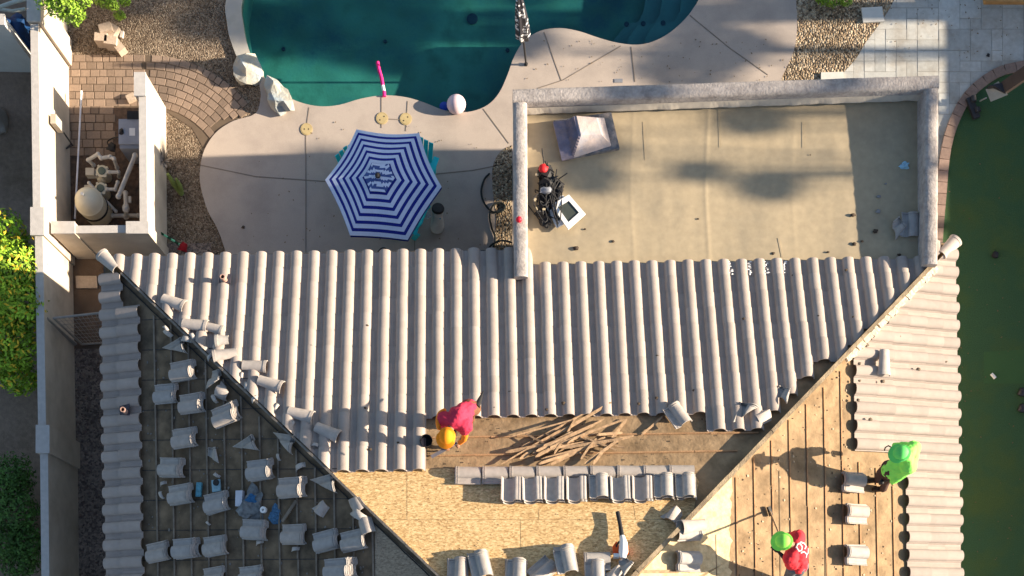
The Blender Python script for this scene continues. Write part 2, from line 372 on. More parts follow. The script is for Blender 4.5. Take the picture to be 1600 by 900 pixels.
for r in range(6):
    x = 178.0 + 3 * (r % 2)
    while x > 106:
        wd = random.choice((13, 18, 23)); y = 166 + r * 13; paver([P(x - wd, y + 13), P(x, y + 13), P(x, y), P(x - wd, y)], .02); x -= wd
struct('paver_path', mb, PAVER)
struct('paver_base', filled([gp([(106, 86), (228, 86), (275, 94), (320, 112), (352, 140), (380, 176), (366, 188), (338, 207), (318, 232), (300, 200), (262, 176), (228, 168), (106, 168)])], .007, 'pb'), mat('joint_sand', (.12, .09, .065), .95))
struct('equipment_pad', filled([gp([(105, 165), (250, 165), (250, 420), (105, 420)])], .006, 'e'), mat('reddish_soil', (.13, .085, .06), .95, .3, 14, 0, .8, 60, c2=(.08, .06, .05), c2scale=4))
struct('side_yard_gravel', filled([gp([(95, 380), (330, 380), (330, 1300), (95, 1300)])], .008, 's'), GRAVD)
struct('side_path', filled([gp([(110, 400), (210, 400), (210, 545), (110, 545)])], .012, 's2'), DIRT)
struct('neighbour_yard', filled([gp([(-600, -300), (95, -300), (95, 1400), (-600, 1400)])], .005, 'n'), mat('grey_brown_soil', (.28, .205, .155), .95, .15, 12, 0, .6, 70, c2=(.17, .12, .08), c2scale=.6))
# travertine, gravel bed, curb and lawn on the right
mb = MB(); U = 16.6; occ = {}
for j in range(-5, 22):
    for i in range(0, 22):
        if (i, j) in occ: continue
        opts = [(3, 2), (2, 2), (2, 1), (2, 3), (1, 1), (1, 2)]; random.shuffle(opts); opts.append((1, 1))
        for (a, b) in opts:
            if all((i + p, j + q) not in occ for p in range(a) for q in range(b)):
                for p in range(a):
                    for q in range(b): occ[(i + p, j + q)] = 1
                x0, y0 = 1300 + i * U, -20 + j * U; g = .2
                paver([P(x0 + g, y0 + b * U - g), P(x0 + a * U - g, y0 + b * U - g), P(x0 + a * U - g, y0 + g), P(x0 + g, y0 + g)], .02, .001); break
# undo the generous paver gap for the big slabs is not needed: joints filled by a base sheet
struct('travertine_patio', mb, TRAV)
struct('patio_base', filled([gp([(1290, -110), (1680, -110), (1680, 345), (1290, 345)])], .0145, 'b'), mat('patio_joint_sand', (.34, .33, .30), .9, .1, 10))
gl_px = [tuple(p) for p in cr([(1420, -60), (1397, 0), (1376, 35), (1352, 68), (1335, 95), (1310, 122)], 4)]
struct('gravel_bed', filled([gp([(1243, -60)] + gl_px + [(1300, 200), (1190, 200)] + [tuple(p) for p in cr([(1222, 120), (1240, 80), (1245, 40), (1243, 0)], 4)])], .026, 'gb'), GRAVR)
arc = [tuple(p) for p in cr([(1720, 60), (1650, 90), (1600, 104), (1563, 113), (1533, 131), (1508, 156), (1488, 195), (1476, 240), (1470, 300), (1462, 420), (1462, 620)], 5)]
struct('lawn', filled([gp(arc + [(1462, 1400), (1900, 1400), (1900, 60)])], .034, 'l'), LAWN)
struct('turf_patch', filled([gp([(1536, 551), (1700, 540), (1700, 600), (1536, 600)])], .038, 'l2'), LAWN2)
mb = MB()
for k_ in range(260):
    q_ = random.choice(((1480, 1600, 250, 900), (380, 760, 190, 390), (820, 1240, 60, 128), (1380, 1600, 0, 90)))
    p_ = P(random.uniform(q_[0], q_[1]), random.uniform(q_[2], q_[3]), .045); s_ = random.uniform(.006, .016); a_ = random.uniform(0, 6)
    mb.box(p_, (s_ * 2, s_, .004), Matrix.Rotation(a_, 3, 'Z'))
struct('fallen_leaf_litter', mb, mat('leaf_litter', (.16, .11, .06), .9, .4, 20), 'stuff')
mb = MB(); arcp = [P(*p) for p in cr(arc, 2)]
i = 0; L_ = [0]
for a, b in zip(arcp[:-1], arcp[1:]): L_.append(L_[-1] + (b - a).length)
def at_len(d):
    for k in range(len(L_) - 1):
        if L_[k + 1] >= d: t_ = (d - L_[k]) / max(1e-6, L_[k + 1] - L_[k]); return arcp[k].lerp(arcp[k + 1], t_), (arcp[k + 1] - arcp[k]).normalized()
    return arcp[-1], (arcp[-1] - arcp[-2]).normalized()
d = 0
while d < L_[-1] - .25:
    p, t_ = at_len(d + .11); a = math.atan2(t_.y, t_.x); nrm_ = V((-t_.y, t_.x, 0))
    mb.box(p - nrm_ * .0 + V((0, 0, .03)), (.212, .19, .075), Matrix.Rotation(a, 3, 'Z')); d += .222
struct('brick_curb', mb, BRICK)

def slab(name, px, z0, z1, m, label, cat, **k):
    q = gp(px, z1); c = sum(q, V((0, 0, 0))) / len(q)
    return single(name, MB().prism(q, z0, z1), m, (c.x, c.y, z0), label, cat, smooth=None, **k)
slab('stepping_stone', [(1346, 12), (1378, 10), (1382, 33), (1349, 35)], .02, .07, mat('pale_slab', (.62, .60, .55), .8, .06, 8), 'pale rectangular stepping stone in the gravel beside the travertine', 'stepping stone')
slab('stepping_stone', [(1283, 113), (1318, 112), (1318, 125), (1283, 125)], .02, .07, mat('pale_slab', (.6, .6, .6)), 'pale stepping stone half hidden behind the flat roof parapet', 'stepping stone')
slab('stepping_stone', [(118, 431), (151, 431), (152, 450), (119, 450)], .01, .06, BLOCK, 'tan square stepping stone in the dark side yard by the tiled eave', 'stepping stone')
slab('deck_box_cover', [(960, 123), (973, 123), (973, 129), (960, 129)], .02, .04, GREYP, 'small grey rectangular cover on the deck beside the parapet', 'cover')
# planter strip by the annex wall
struct('planter_gravel', filled([gp([tuple(p) for p in cr([(800, 228), (782, 238), (770, 262), (770, 300), (775, 340), (772, 385), (770, 420)], 4)] + [(800, 420)])], .036, 'p'), GRAVR)

# ------------------------------------------------------------------ walls
def xmix(a, b, t_): return (a[0] + (b[0] - a[0]) * t_, a[1] + (b[1] - a[1]) * t_)
HB = 1.66
bw = root('boundary_wall', P(60, 400, 0), 'long cream stucco block wall along the left side of the yard', 'wall')
def wallseg(a, b, wd, h, par, nm='panel', z0=-.1):
    """a, b: pixels of the centre line of the wall top"""
    A, B = P(*a, h), P(*b, h); d = (B - A).normalized(); s = V((-d.y, d.x, 0)) * wd / 2
    mb = MB().prism([A - s, B - s, B + s, A + s], z0, h - .02); p = part(nm, mb, STUCCO, par, None)
    capm = MB().prism([A - s * 1.06, B - s * 1.06, B + s * 1.06, A + s * 1.06], h - .018, h + .012)
    part('cap', capm, STUCAP, p, None); return p
segs = [((54, 38), (58, 328)), ((61, 366), (66, 666)), ((69, 706), (73, 1060))]
for a, b in segs: wallseg(a, b, .135, HB, bw)
for (x, y) in ((53, 12), (58.5, 346), (67, 686)):
    A = P(x, y, HB + .05); p = part('pilaster', MB().box((A.x, A.y, (HB + .05) / 2 - .02), (.24, .50, HB + .05)), STUCCO, bw, None)
    part('cap', MB().box((A.x, A.y, HB + .055), (.25, .51, .03)), STUCAP, p, None)
wallseg((50, -120), (52, -12), .135, HB, bw)
nw_ = root('neighbour_wall', P(0, 60, 0), 'pale grey stucco return wall in the yard beyond the boundary wall', 'wall')
a, b = P(-200, 34, 1.85), P(6, 38, 1.85)
part('panel', MB().prism([a, b, b + V((0, .16, 0)), a + V((0, .16, 0))], 0, 1.83), mat('white_stucco', (.55, .53, .50), .9, .05, 6), nw_, None)
part('cap', MB().prism([a + V((0, -.02, 0)), b + V((.02, -.02, 0)), b + V((.02, .18, 0)), a + V((0, .18, 0))], 1.832, 1.87), STUCAP, nw_, None)
HE = 1.40
ew = root('enclosure_wall', P(170, 360, 0), 'low cream stucco wall around three sides of the pool equipment', 'wall')
wallseg((223, 150), (224.5, 348), .13, HE, ew); wallseg((115, 359), (199, 358), .13, HE, ew, 'front_panel')
for (x, y, wx, wy) in ((219, 132, .20, .42), (99, 356, .42, .21), (215, 356, .40, .21)):
    A = P(x, y, HE + .04); p = part('pilaster', MB().box((A.x, A.y, (HE + .04) / 2 - .02), (wx, wy, HE + .04)), STUCCO, ew, None)
    part('cap', MB().box((A.x, A.y, HE + .05), (wx + .015, wy + .015, .035)), STUCAP, p, None)

# ------------------------------------------------------------------ the house
house = root('house', NW + E_ * LW / 2 + S_ * 7 - V((0, 0, Z0)), 'single storey house with a half stripped barrel tile hip roof and flat roofed patio annex', 'house')
def HP(u, v, z): return V((NW.x, NW.y, 0)) + E_ * u + S_ * v + V((0, 0, z))
LEN = 18.0; half = LW / 2; ZR = Z0 + KP * half
part('wall', MB().prism([HP(.55, .55, 0), HP(LW - .55, .55, 0), HP(LW - .55, LEN - .55, 0), HP(.55, LEN - .55, 0)], 0, Z0 - .08), STUCCO, house, None)
def sheet(pts, lift, thick, kindf):
    """roof sheet from house coords (u,v); z from slope"""
    mb = MB(); top = [HP(u, v, Z0 + KP * kindf(u, v) + lift) for u, v in pts]; n = len(pts)
    bot = [p - V((0, 0, thick)) for p in top]
    mb.add(top + bot, [tuple(range(n)), tuple(range(2 * n - 1, n - 1, -1))] + [(i, (i + 1) % n, (i + 1) % n + n, i + n) for i in range(n)]); return mb
fN = lambda u, v: v; fW = lambda u, v: u; fE = lambda u, v: LW - u
roofN = part('north_slope', sheet([(0, 0), (LW, 0), (half, half)], -.004, .05, fN), FELTT, house, None)
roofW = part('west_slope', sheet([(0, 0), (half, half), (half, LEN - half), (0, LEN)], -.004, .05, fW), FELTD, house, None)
roofE = part('east_slope', sheet([(LW, 0), (LW, LEN), (half, LEN - half), (half, half)], -.004, .05, fE), FELTT, house, None)
part('south_slope', sheet([(0, LEN), (half, LEN - half), (LW, LEN)], -.004, .05, lambda u, v: LEN - v), TILE, house, None)
mb = MB()
for a, b in (((0, 0), (LW, 0)), ((LW, 0), (LW, LEN)), ((0, LEN), (0, 0))):
    mb.bar(HP(*a, Z0 - .10), HP(*b, Z0 - .10), .04, .17)
part('fascia', mb, mat('dark_fascia', (.09, .08, .075)), house, None)
def uv(px, py, kind):
    p = J(px, py, 0, kind); r = V((p.x - NW.x, p.y - NW.y, 0)); return (r.dot(E_), r.dot(S_))
# strand board sheets laid over the rafters (bare areas)
def board(name, px, kind, m, lift, par, fn):
    pts = [uv(x, y, kind) for x, y in px]
    return part(name, sheet(pts, lift, .012, fn), m, par, None)
jag = lambda a, b, n, amp: [(a[0] + (b[0] - a[0]) * i / n + random.uniform(-amp, amp), a[1] + (b[1] - a[1]) * i / n + random.uniform(-amp * .3, amp * .3)) for i in range(1, n)]
# north: bounded by hips
hl = lambda d: (d + .03, d); hr = lambda d: (LW - d - .03, d)
vN = uv(600, 734, 'N')[1]
N1 = [hl(vN), uv(700, 732, 'N')] + [uv(x, 733 + random.uniform(-1, 2), 'N') for x in range(720, 1090, 30)] + [uv(1092, 752, 'N'), hr(uv(1060, 800, 'N')[1]), hr(half - .05), hl(half - .05)]
part('strand_board', sheet(N1, .004, .003, fN), OSB, roofN, None)
mb = MB()
for a, b in (((635, 735), (635, 812)), ((505, 812), (640, 812)), ((815, 812), (815, 905)), ((1000, 812), (1010, 905))):
    pass
def line_on(mb, a, b, kind, wd=.008, lift=.006, ht=.004):
    mb.bar(J(*a, lift, kind), J(*b, lift, kind), wd, ht, nrm(kind))
for a, b in (((636, 737), (636, 812)), ((600, 812), (1040, 812)), ((813, 812), (815, 905)), ((745, 905), (744, 880)), ((990, 790), (993, 812)), ((842, 795), (842, 812))): line_on(mb, a, b, 'N', .004, .0045, .002)
part('board_seam', mb, mat('seam_shadow_gap', (.10, .065, .03)), roofN, None)
# east: bright board triangle by the hip with ragged felt edge
vE = uv(1143, 745, 'E')[1]
E1 = [(LW - vE + .02, vE), uv(1143, 742, 'E')] + [uv(1144 + random.uniform(-6, 1), y, 'E') for y in range(755, 1000, 6)] + [(half + .05, uv(1144, 1000, 'E')[1]), (half + .05, half + .08)]
E1 = [(max(u, LW - v + .02) if v < half else u, v) for u, v in E1]
part('strand_board', sheet(E1, .004, .003, fE), mat('pale_strand_board', (.62, .50, .30), .8, .15, 14, 0, .3, 40, c2=(.48, .36, .2), c2scale=6), roofE, None)
# west: weathered board triangle
W1 = [uv(586, 818, 'W'), uv(586, 1100, 'W'), (half - .05, half + 1.2), (half - .05, half)]
W1 = [(min(u, v - .02), v) for u, v in W1]
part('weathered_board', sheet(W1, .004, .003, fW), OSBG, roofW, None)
# felt laps: darker horizontal overlap lines + stains as real sheets
for kind, par, m in (('W', roofW, mat('felt_lap_dark', (.055, .05, .048), .9, .2, 10)),):
    for y in range(500, 1000, 47):
        x0, x1 = 222, min(560, 215 + (y - 430) * 1.05); mb = MB(); line_on(mb, (x0, y), (x1, y - 3), kind, .012, .003); part('felt_lap', mb, m, par, None)
for x in (1120, 1220, 1290):
    mb = MB(); line_on(mb, (x, 905), (x - 2, 905 - (x - 1050) * 1.0 if x < 1250 else 660), 'E', .02, .003)
    part('felt_lap', mb, mat('felt_lap_tan', (.20, .145, .09), .9, .2, 10), roofE, None)

# barrel tiles ----------------------------------------------------------------
TWD, TLN, EXPW, EXPL, THK = .330, .42, .308, .343, .014
CP, SP = 1 / math.sqrt(1 + KP * KP), KP / math.sqrt(1 + KP * KP)
def prof():
    out = []
    for x, z in ((0, .020), (.010, .024), (.024, .004), (.05, 0), (.060, .004), (.070, 0), (.105, .002)): out.append((x, z))
    for k in range(0, 13):
        a = k / 12 * math.pi; out.append((.212 - .098 * math.cos(a), .006 + .080 * math.sin(a) ** .82))
    out += [(.322, .004), (.330, .003)]
    return out
PR = prof()
def tile_geo(f, thick=THK, x0=0, x1=1):
    """f(x,y,z)->world; returns verts, faces of a closed tile"""
    n = len(PR); vs = []
    for y in (0, TLN):
        for x, z in PR: vs.append(f(x, y, z + thick))
        for x, z in PR: vs.append(f(x, y, z))
    fs = []
    for i in range(n - 1):
        fs.append((i, i + 1, 2 * n + i + 1, 2 * n + i)); fs.append((n + i, 3 * n + i, 3 * n + i + 1, n + i + 1))
        fs.append((i, n + i, n + i + 1, i + 1)); fs.append((2 * n + i, 2 * n + i + 1, 3 * n + i + 1, 3 * n + i))
    fs.append((0, 2 * n, 3 * n, n)); fs.append((n - 1, 2 * n - 1, 4 * n - 1, 3 * n - 1))
    return vs, fs
SLOPES = {'N': (NW, E_, S_), 'W': (NW, S_, E_), 'E': (HP(LW, 0, Z0), S_, -E_)}
def field(kind, poly, a0, rows, cols, s0, flip=False, EXPL=.343):
    O, a, hdir = SLOPES[kind]; s = hdir * CP + V((0, 0, SP)); nn = nrm(kind); mb = MB()
    for i in range(*rows):
        for j in range(*cols):
            c = O + a * (a0 + (j + .5) * EXPW) + s * (s0 + (i + .35) * EXPL) + nn * .05
            if not inside(proj(c), poly): continue
            ja, js, jn, jr = (random.gauss(0, .0018), random.gauss(0, .003), random.uniform(0, .002), random.gauss(0, .003))
            o = O + a * (a0 + j * EXPW + ja) + s * (s0 + i * EXPL + js) + nn * (.018 + jn)
            def f(x, y, z):
                if flip: x = EXPW + .022 - x
                return o + a * (x + jr * (y - .2)) + s * y + nn * (z + .036 * (1 - y / TLN))
            mb.add(*tile_geo(f))
    return mb
def hipcut(mb, sides):
    """cut a tile field along the hips. sides: list of (corner point, keep direction)"""
    bm = bmesh.new(); me = mb.mesh('t', TILE); bm.from_mesh(me)
    for co, no in sides:
        r = bmesh.ops.bisect_plane(bm, geom=bm.verts[:] + bm.edges[:] + bm.faces[:], plane_co=co, plane_no=no, clear_outer=True)
    out = MB(); bm.verts.index_update(); out.add([v.co.copy() for v in bm.verts], [tuple(v.index for v in f.verts) for f in bm.faces]); bm.free(); bpy.data.meshes.remove(me); return out
hipL = (E_ + S_).normalized(); hipR = (-E_ + S_).normalized()
nL = V((-hipL.y, hipL.x, 0)); nL = nL if nL.dot(E_) > 0 else -nL      # points towards the north slope side (+E)
nR = V((-hipR.y, hipR.x, 0)); nR = nR if nR.dot(-E_) > 0 else -nR
polyN = [(150, 385), (660, 378), (825, 376), (826, 400), (1440, 394), (1500, 370), (1400, 480), (1318, 548), (1296, 560), (1262, 575), (1236, 602), (1210, 640), (1176, 668), (1094, 668), (1093, 646), (747, 648), (661, 655), (661, 728), (430, 738), (300, 640), (150, 450)]
O = HP(0, 0, Z0)
cN = part('tile_field', hipcut(field('N', polyN, -.02 + .10, (0, 18), (-1, 50), .05, False, .327), [(HP(.05, 0, 0), -nL), (HP(LW - .06, 0, 0), -nR)]), TILE, roofN, 40)
polyW = [(140, 400), (182, 425), (182, 470), (208, 472), (220, 1300), (140, 1300)]
tw = hipcut(field('W', polyW, .0, (0, 4), (-1, 60), -.02, True), [(HP(-.05, 0, 0), nL)])
part('tile_field', tw, TILE, roofW, 40)
polyE = [(1520, 370), (1478, 392), (1345, 535), (1345, 560), (1345, 716), (1424, 720), (1424, 1300), (1520, 1300)]
te = hipcut(field('E', polyE, .02, (0, 12), (-1, 60), .01, False), [(HP(LW + .03, 0, 0), nR)])
part('tile_field', te, TILE, roofE, 40)
# hip boards and mortar edge
def ragged_board(pts_fn, n, wd, ht, m, name, par, jit=.01):
    mb = MB(); pts = [pts_fn(i / n) for i in range(n + 1)]
    for a, b in zip(pts[:-1], pts[1:]): mb.bar(a + V((random.uniform(-jit, jit), random.uniform(-jit, jit), 0)), b + V((random.uniform(-jit, jit), random.uniform(-jit, jit), 0)), wd * random.uniform(.85, 1.1), ht * random.uniform(.9, 1.1))
    return part(name, mb, m, par, None)
ragged_board(lambda t_: HP(.35 + t_ * (half - .35), .35 + t_ * (half - .35), Z0 + KP * (.35 + t_ * (half - .35)) + .045), 24, .038, .10, mat('grey_hip_board', (.22, .19, .16), .9, .3, 8, 0, .5, 40), 'hip_board', roofN, .004)
ragged_board(lambda t_: HP(.30 + t_ * (half - .30) - .07, .30 + t_ * (half - .30) + .07, Z0 + KP * (.30 + t_ * (half - .30) - .07) + .012), 24, .02, .015, mat('black_hip_felt', (.03, .028, .027), .85, .3, 8), 'hip_flashing', roofW, .006)
ragged_board(lambda t_: HP(LW - .45 - t_ * (half - .45), .45 + t_ * (half - .45), Z0 + KP * (.45 + t_ * (half - .45)) + .075), 9, .07, .19, HIPW, 'hip_board', roofE, .004)
def mort(t_):
    d = .45 + t_ * 1.75; return HP(LW - d + .06, d + .05, Z0 + KP * d + .10)
ragged_board(mort, 26, .10, .07, MORTAR, 'mortar_bed', roofE, .02)
# battens
def batten_rows(kind, d0, rng, spans, m, par, wd=.035, ht=.022, skip=.0):
    """spans(px polygon) – keep the pieces whose centre is inside"""
    O, a, hdir = SLOPES[kind]; s = hdir * CP + V((0, 0, SP)); nn = nrm(kind)
    for i in rng:
        mb = MB(); x = 0.0; cnt = 0; L2 = 1.2
        x = random.uniform(0, .8)
        while x < 15:
            ln = random.choice((1.8, 2.4, 3.6)); steps = 24
            run = None
            for q in range(steps + 1):
                xx = x + ln * q / steps; p = O + a * xx + s * (d0 + i * EXPL) + nn * (ht / 2)
                ok = q < steps and inside(proj(p), spans) and random.random() > skip
                if ok and run is None: run = xx
                if not ok and run is not None:
                    j1, j2 = random.uniform(-.006, .006), random.uniform(-.006, .006)
                    mb = MB(); mb.bar(O + a * run + s * (d0 + i * EXPL + j1) + nn * (ht / 2 + .002), O + a * (xx - .01) + s * (d0 + i * EXPL + j2) + nn * (ht / 2 + .002), wd, ht, nn); part('batten', mb, m, par, None); run = None
            x += ln
batten_rows('W', .33 * 1, range(1, 19), [(215, 465), (600, 850), (582, 905), (582, 1200), (215, 1200)] if False else [(216, 470), (235, 475), (585, 815), (585, 1200), (216, 1200)], WOODG, roofW, .030, .018, .004)
batten_rows('E', .33 * 1, range(1, 15), [(1340, 540), (1331, 560), (1331, 716), (1404, 722), (1404, 1200), (1141, 1200), (1143, 750)], WOOD, roofE, .024, .012, .004)
batten_rows('N', .33 * 1, range(8, 14), [(661, 660), (1092, 652), (1180, 675), (1120, 728), (661, 731)], WOOD, roofN, .028, .018, .006)
# nail heads and stains on the felt: dark little bits
def specks(kind, poly, n, m, par, name, r0=.006, r1=.02):
    mb = MB(); xs = [p[0] for p in poly]; ys = [p[1] for p in poly]; k = 0
    while k < n:
        x, y = random.uniform(min(xs), max(xs)), random.uniform(min(ys), max(ys))
        if not inside((x, y), poly): continue
        c = J(x, y, .006, kind); r = random.uniform(r0, r1); mb.blob(c, (r * random.uniform(.6, 1.6), r, .004), 1, .4, 2, k, rot=nrm(kind).to_track_quat('Z', 'Y').to_matrix()); k += 1
    o = part(name, mb, m, par, None); o['kind'] = 'stuff'; return o
DARKB = mat('dark_debris', (.07, .05, .035), .9); PALEB = mat('pale_debris', (.45, .36, .25), .9)
specks('E', [(1145, 745), (1325, 560), (1330, 720), (1400, 730), (1400, 900), (1145, 900)], 130, DARKB, roofE, 'felt_debris', .005, .014)
specks('E', [(1145, 745), (1325, 560), (1330, 720), (1400, 730), (1400, 900), (1145, 900)], 90, PALEB, roofE, 'felt_crumbs')
specks('N', [(664, 655), (1090, 652), (1170, 675), (1110, 727), (664, 731)], 110, DARKB, roofN, 'felt_debris', .005, .014)
specks('N', [(560, 740), (1060, 790), (980, 895), (680, 895)], 110, DARKB, roofN, 'sawdust_specks', .003, .009)
specks('W', [(222, 480), (560, 820), (580, 900), (225, 900)], 200, PALEB if False else mat('grey_crumb', (.2, .18, .16)), roofW, 'felt_crumbs', .006, .022)

# annex with flat roof and parapet ---------------------------------------------
ZP = 3.14
def slab_annex():
    NWp, NEp = P(801, 138, ZP), P(1467, 116, ZP)
    SEp = P(1466, 413, ZP); SWp = P(803, 432, ZP); wd = .24
    c = lambda a: V((a.x, a.y, 0))
    d1 = (c(NEp) - c(NWp)).normalized(); n1 = V((d1.y, -d1.x, 0))        # towards south
    dE = (c(SEp) - c(NEp)).normalized(); nE = V((dE.y, -dE.x, 0))
    dW = (c(SWp) - c(NWp)).normalized(); nWi = V((-dW.y, dW.x, 0))
    if nE.x > 0: nE = -nE
    if nWi.x < 0: nWi = -nWi
    zf = lambda p: 2.70 + .10 * max(0, min(1, (p[1] - c(NWp).y) / (c(SWp).y + .3 - c(NWp).y)))
    iNW = c(NWp) + nWi * wd + n1 * wd; iNE = c(NEp) + nE * wd + n1 * wd
    vS = .60
    def parapet(o0, o1, i1, i0, lab, zb=2.62):
        # rounded rough top: cross section swept from end 0 to end 1
        N = 40; mb = MB(); rings = []
        for k in range(N + 1):
            t_ = k / N; o = o0.lerp(o1, t_); i = i0.lerp(i1, t_)
            jz = lambda s: .012 * noise.noise(V((t_ * 30, s * 5, len(lab))))
            ring = []
            for q, z in ((0, zb), (0, ZP - .05), (.06, ZP - .012), (.2, ZP + .004), (.5, ZP + .012), (.8, ZP + .002), (.94, ZP - .016), (1, ZP - .055), (1, zb)):
                w_ = .02 * noise.noise(V((t_ * 22, q * 3 + 9, len(lab) + 5))) if q in (0, 1) or q == .94 or q == .06 else 0
                p = o.lerp(i, q + w_); ring.append(V((p.x, p.y, z + (jz(q) if z > 2.9 else 0))))
            rings.append(ring)
        n = len(rings[0]); mb.ring(rings); return mb
    par_ = part('parapet', parapet(c(NWp), c(NEp), c(NEp) + n1 * wd, c(NWp) + n1 * wd, 'n'), PARAP, house, 50)
    e1 = c(SEp); e1i = e1 + nE * wd
    part('parapet', parapet(iNE - nE * wd + V((0, 0, 0)), e1, e1i, iNE, 'east'), PARAP, house, 50)
    s1 = c(SWp); part('parapet', parapet(iNW - nWi * wd, s1, s1 + nWi * wd, iNW, 'we'), PARAP, house, 50)
    # membrane with slight wrinkles
    mb = MB(); nx, ny = 260, 46; vs = []; a0, a1 = iNW - V((.05, -.05, 0)), iNE + V((.05, .05, 0))
    b0 = V((s1.x + .2, 0, 0)); vv = lambda x: None
    for j in range(ny + 1):
        for i in range(nx + 1):
            top = a0.lerp(a1, i / nx); bu, bv = (HP(0, vS, 0)), 0
            # south edge follows the slope line v = vS
            x = (b0.x - .2 + .1) + (e1i.x + .05 - (b0.x - .1)) * i / nx
            u = (V((x, 0, 0)) - V((NW.x, 0, 0))).dot(V((1, 0, 0))); south = HP(u, .50 + .012 * math.sin(i * .9), 0)
            p = top.lerp(south, j / ny); z = zf(p)
            z += .014 * noise.noise(V((p.x * 1.2, p.y * .5, 3))) + .003 * noise.noise(V((p.x * 5, p.y * 2, 8)))
            for sx, am in ((3.50, .005), (5.0, .0015), (2.2, .0025)): z += am * math.exp(-((p.x - sx - .03 * math.sin(p.y * 2)) / .03) ** 2)
            if j > ny - 3: z = max(z, hz(p, 'N') + .03)
            vs.append(V((p.x, p.y, z)))
    mb.add(vs, [(j * (nx + 1) + i, (j + 1) * (nx + 1) + i, (j + 1) * (nx + 1) + i + 1, j * (nx + 1) + i + 1) for j in range(ny) for i in range(nx)])
    fr_ = part('flat_roof', mb, MEMB, house, 60)
    for a_, b_, wd_, ht_ in [(P(px, 170 if px == 1124 else 190, 2.722), P(px + 2, 230 if px != 1006 else 250, 2.742), .008, .002) for px in (1006, 1124, 1256)] + [(P(1216, 372, 2.79), P(1222, 402, 2.80), .03, .015)]:
        part('membrane_seam', MB().bar(a_, b_, wd_, ht_), MEMB, fr_, None)
    # lap flashing under the north parapet: torn pale felt strip
    rings = []; mb = MB(); vs = []; N = 90
    for k in range(N + 1):
        p = iNW.lerp(iNE, k / N); a_ = n1 * (.03 + .018 * noise.noise(V((k * .35, 0, 0))))
        vs += [V((p.x, p.y, 2.93)) + n1 * .004, V((p.x, p.y, 2.80)) + a_ + n1 * .02, V((p.x, p.y, 2.78)) + a_ + n1 * .02]
    mb.add(vs, [(3 * k, 3 * k + 1, 3 * k + 4, 3 * k + 3) for k in range(N)] + [(3 * k + 1, 3 * k + 2, 3 * k + 5, 3 * k + 4) for k in range(N)])
    part('wall_flashing', mb, mat('pale_flashing', (.50, .45, .38), .9, .1, 10), house, None)
    # deck under the membrane and walls below (with the passage the sun shines through)
    q = [c(NWp) + V((.05, -.05, 0)), c(NEp) + V((-.05, -.05, 0)), e1 + V((-.05, 0, 0)), s1 + V((.05, 0, 0))]
    part('roof_deck', MB().prism(q, 2.61, 2.66), WOODG, house, None)
    y1, y2 = 9.40, 8.57
    xE = c(SEp).x; xW = s1.x
    mb = MB(); yt = c(NEp).y
    mb.box((xE - .12, (y1 + yt) / 2, 1.3), (.2, yt - y1, 2.6)); mb.box((xE - .12, (y2 + 7.0) / 2, 1.3), (.2, y2 - 7.0, 2.6))
    part('annex_wall', mb, STUCCO, house, None)
    mb = MB(); yt = c(NWp).y
    for ya, yb in ((yt, yt - .3), (9.75, 9.5), (8.45, 7.0)): mb.box((xW + .12, (ya + yb) / 2, 1.3), (.2, abs(ya - yb), 2.6))
    mb.box((xW + .12, (yt + 9.75) / 2, 1.3), (.16, yt - 9.75, 2.6))
    part('annex_wall', mb, STUCCO, house, None)
    mb = MB().prism([c(NWp) + V((.05, 0, 0)), c(NEp) + V((-.05, 0, 0)), c(NEp) + V((-.05, -.2, 0)), c(NWp) + V((.05, -.2, 0))], 0, 2.6)
    part('annex_wall', mb, STUCCO, house, None)
slab_annex()

# ------------------------------------------------------------------ loose tiles
def orient(kind, ang, roll=0):
    """matrix: local y = tile length along image angle ang (deg, ccw from +x), z = slope normal"""
    n = nrm(kind); d = V((math.cos(R(ang)), math.sin(R(ang)), 0)); d = (d - n * d.dot(n)).normalized(); x = d.cross(n).normalized()
    m = Matrix((x, d, n)).transposed()
    if roll: m = m @ Matrix.Rotation(roll, 3, 'Y')
    return m
def tile_mesh(name, m, lip=True, cut=None):
    mb = MB(); f = lambda x, y, z: V((x - TWD / 2, y - TLN / 2, z)); mb.add(*tile_geo(f))
    if lip:   # raised weather bars and nail lugs near the head
        for y0, h in ((TLN - .030, .016), (TLN - .062, .008)):
            vs = []; n = len(PR)
            for y in (y0, y0 + .014):
                for x, z in PR: vs.append(f(x, y, z + THK + h))
                for x, z in PR: vs.append(f(x, y, z + THK - .002))
            fs = []
            for i in range(n - 1): fs += [(i, i + 1, 2 * n + i + 1, 2 * n + i), (i, n + i, n + i + 1, i + 1), (2 * n + i, 2 * n + i + 1, 3 * n + i + 1, 3 * n + i)]
            mb.add(vs, fs)
    me = mb.mesh(name, m, smooth=40)
    if cut:
        bm = bmesh.new(); bm.from_mesh(me)
        for co, no in cut:
            r = bmesh.ops.bisect_plane(bm, geom=bm.verts[:] + bm.edges[:] + bm.faces[:], plane_co=V(co), plane_no=V(no).normalized(), clear_outer=True)
            ed = [e for e in bm.edges if e.is_boundary]
            if ed: bmesh.ops.holes_fill(bm, edges=ed, sides=0)
        bm.to_mesh(me); bm.free()
    return me
TM = [tile_mesh('roof_tile_%s' % s, m) for s, m in (('a', GTILE), ('b', mat('warm_tile', (.42, .375, .34), .85, .1, 12, .05, .25, 120)), ('c', mat('cool_tile', (.38, .36, .345), .85, .1, 12, .05, .25, 120)))]
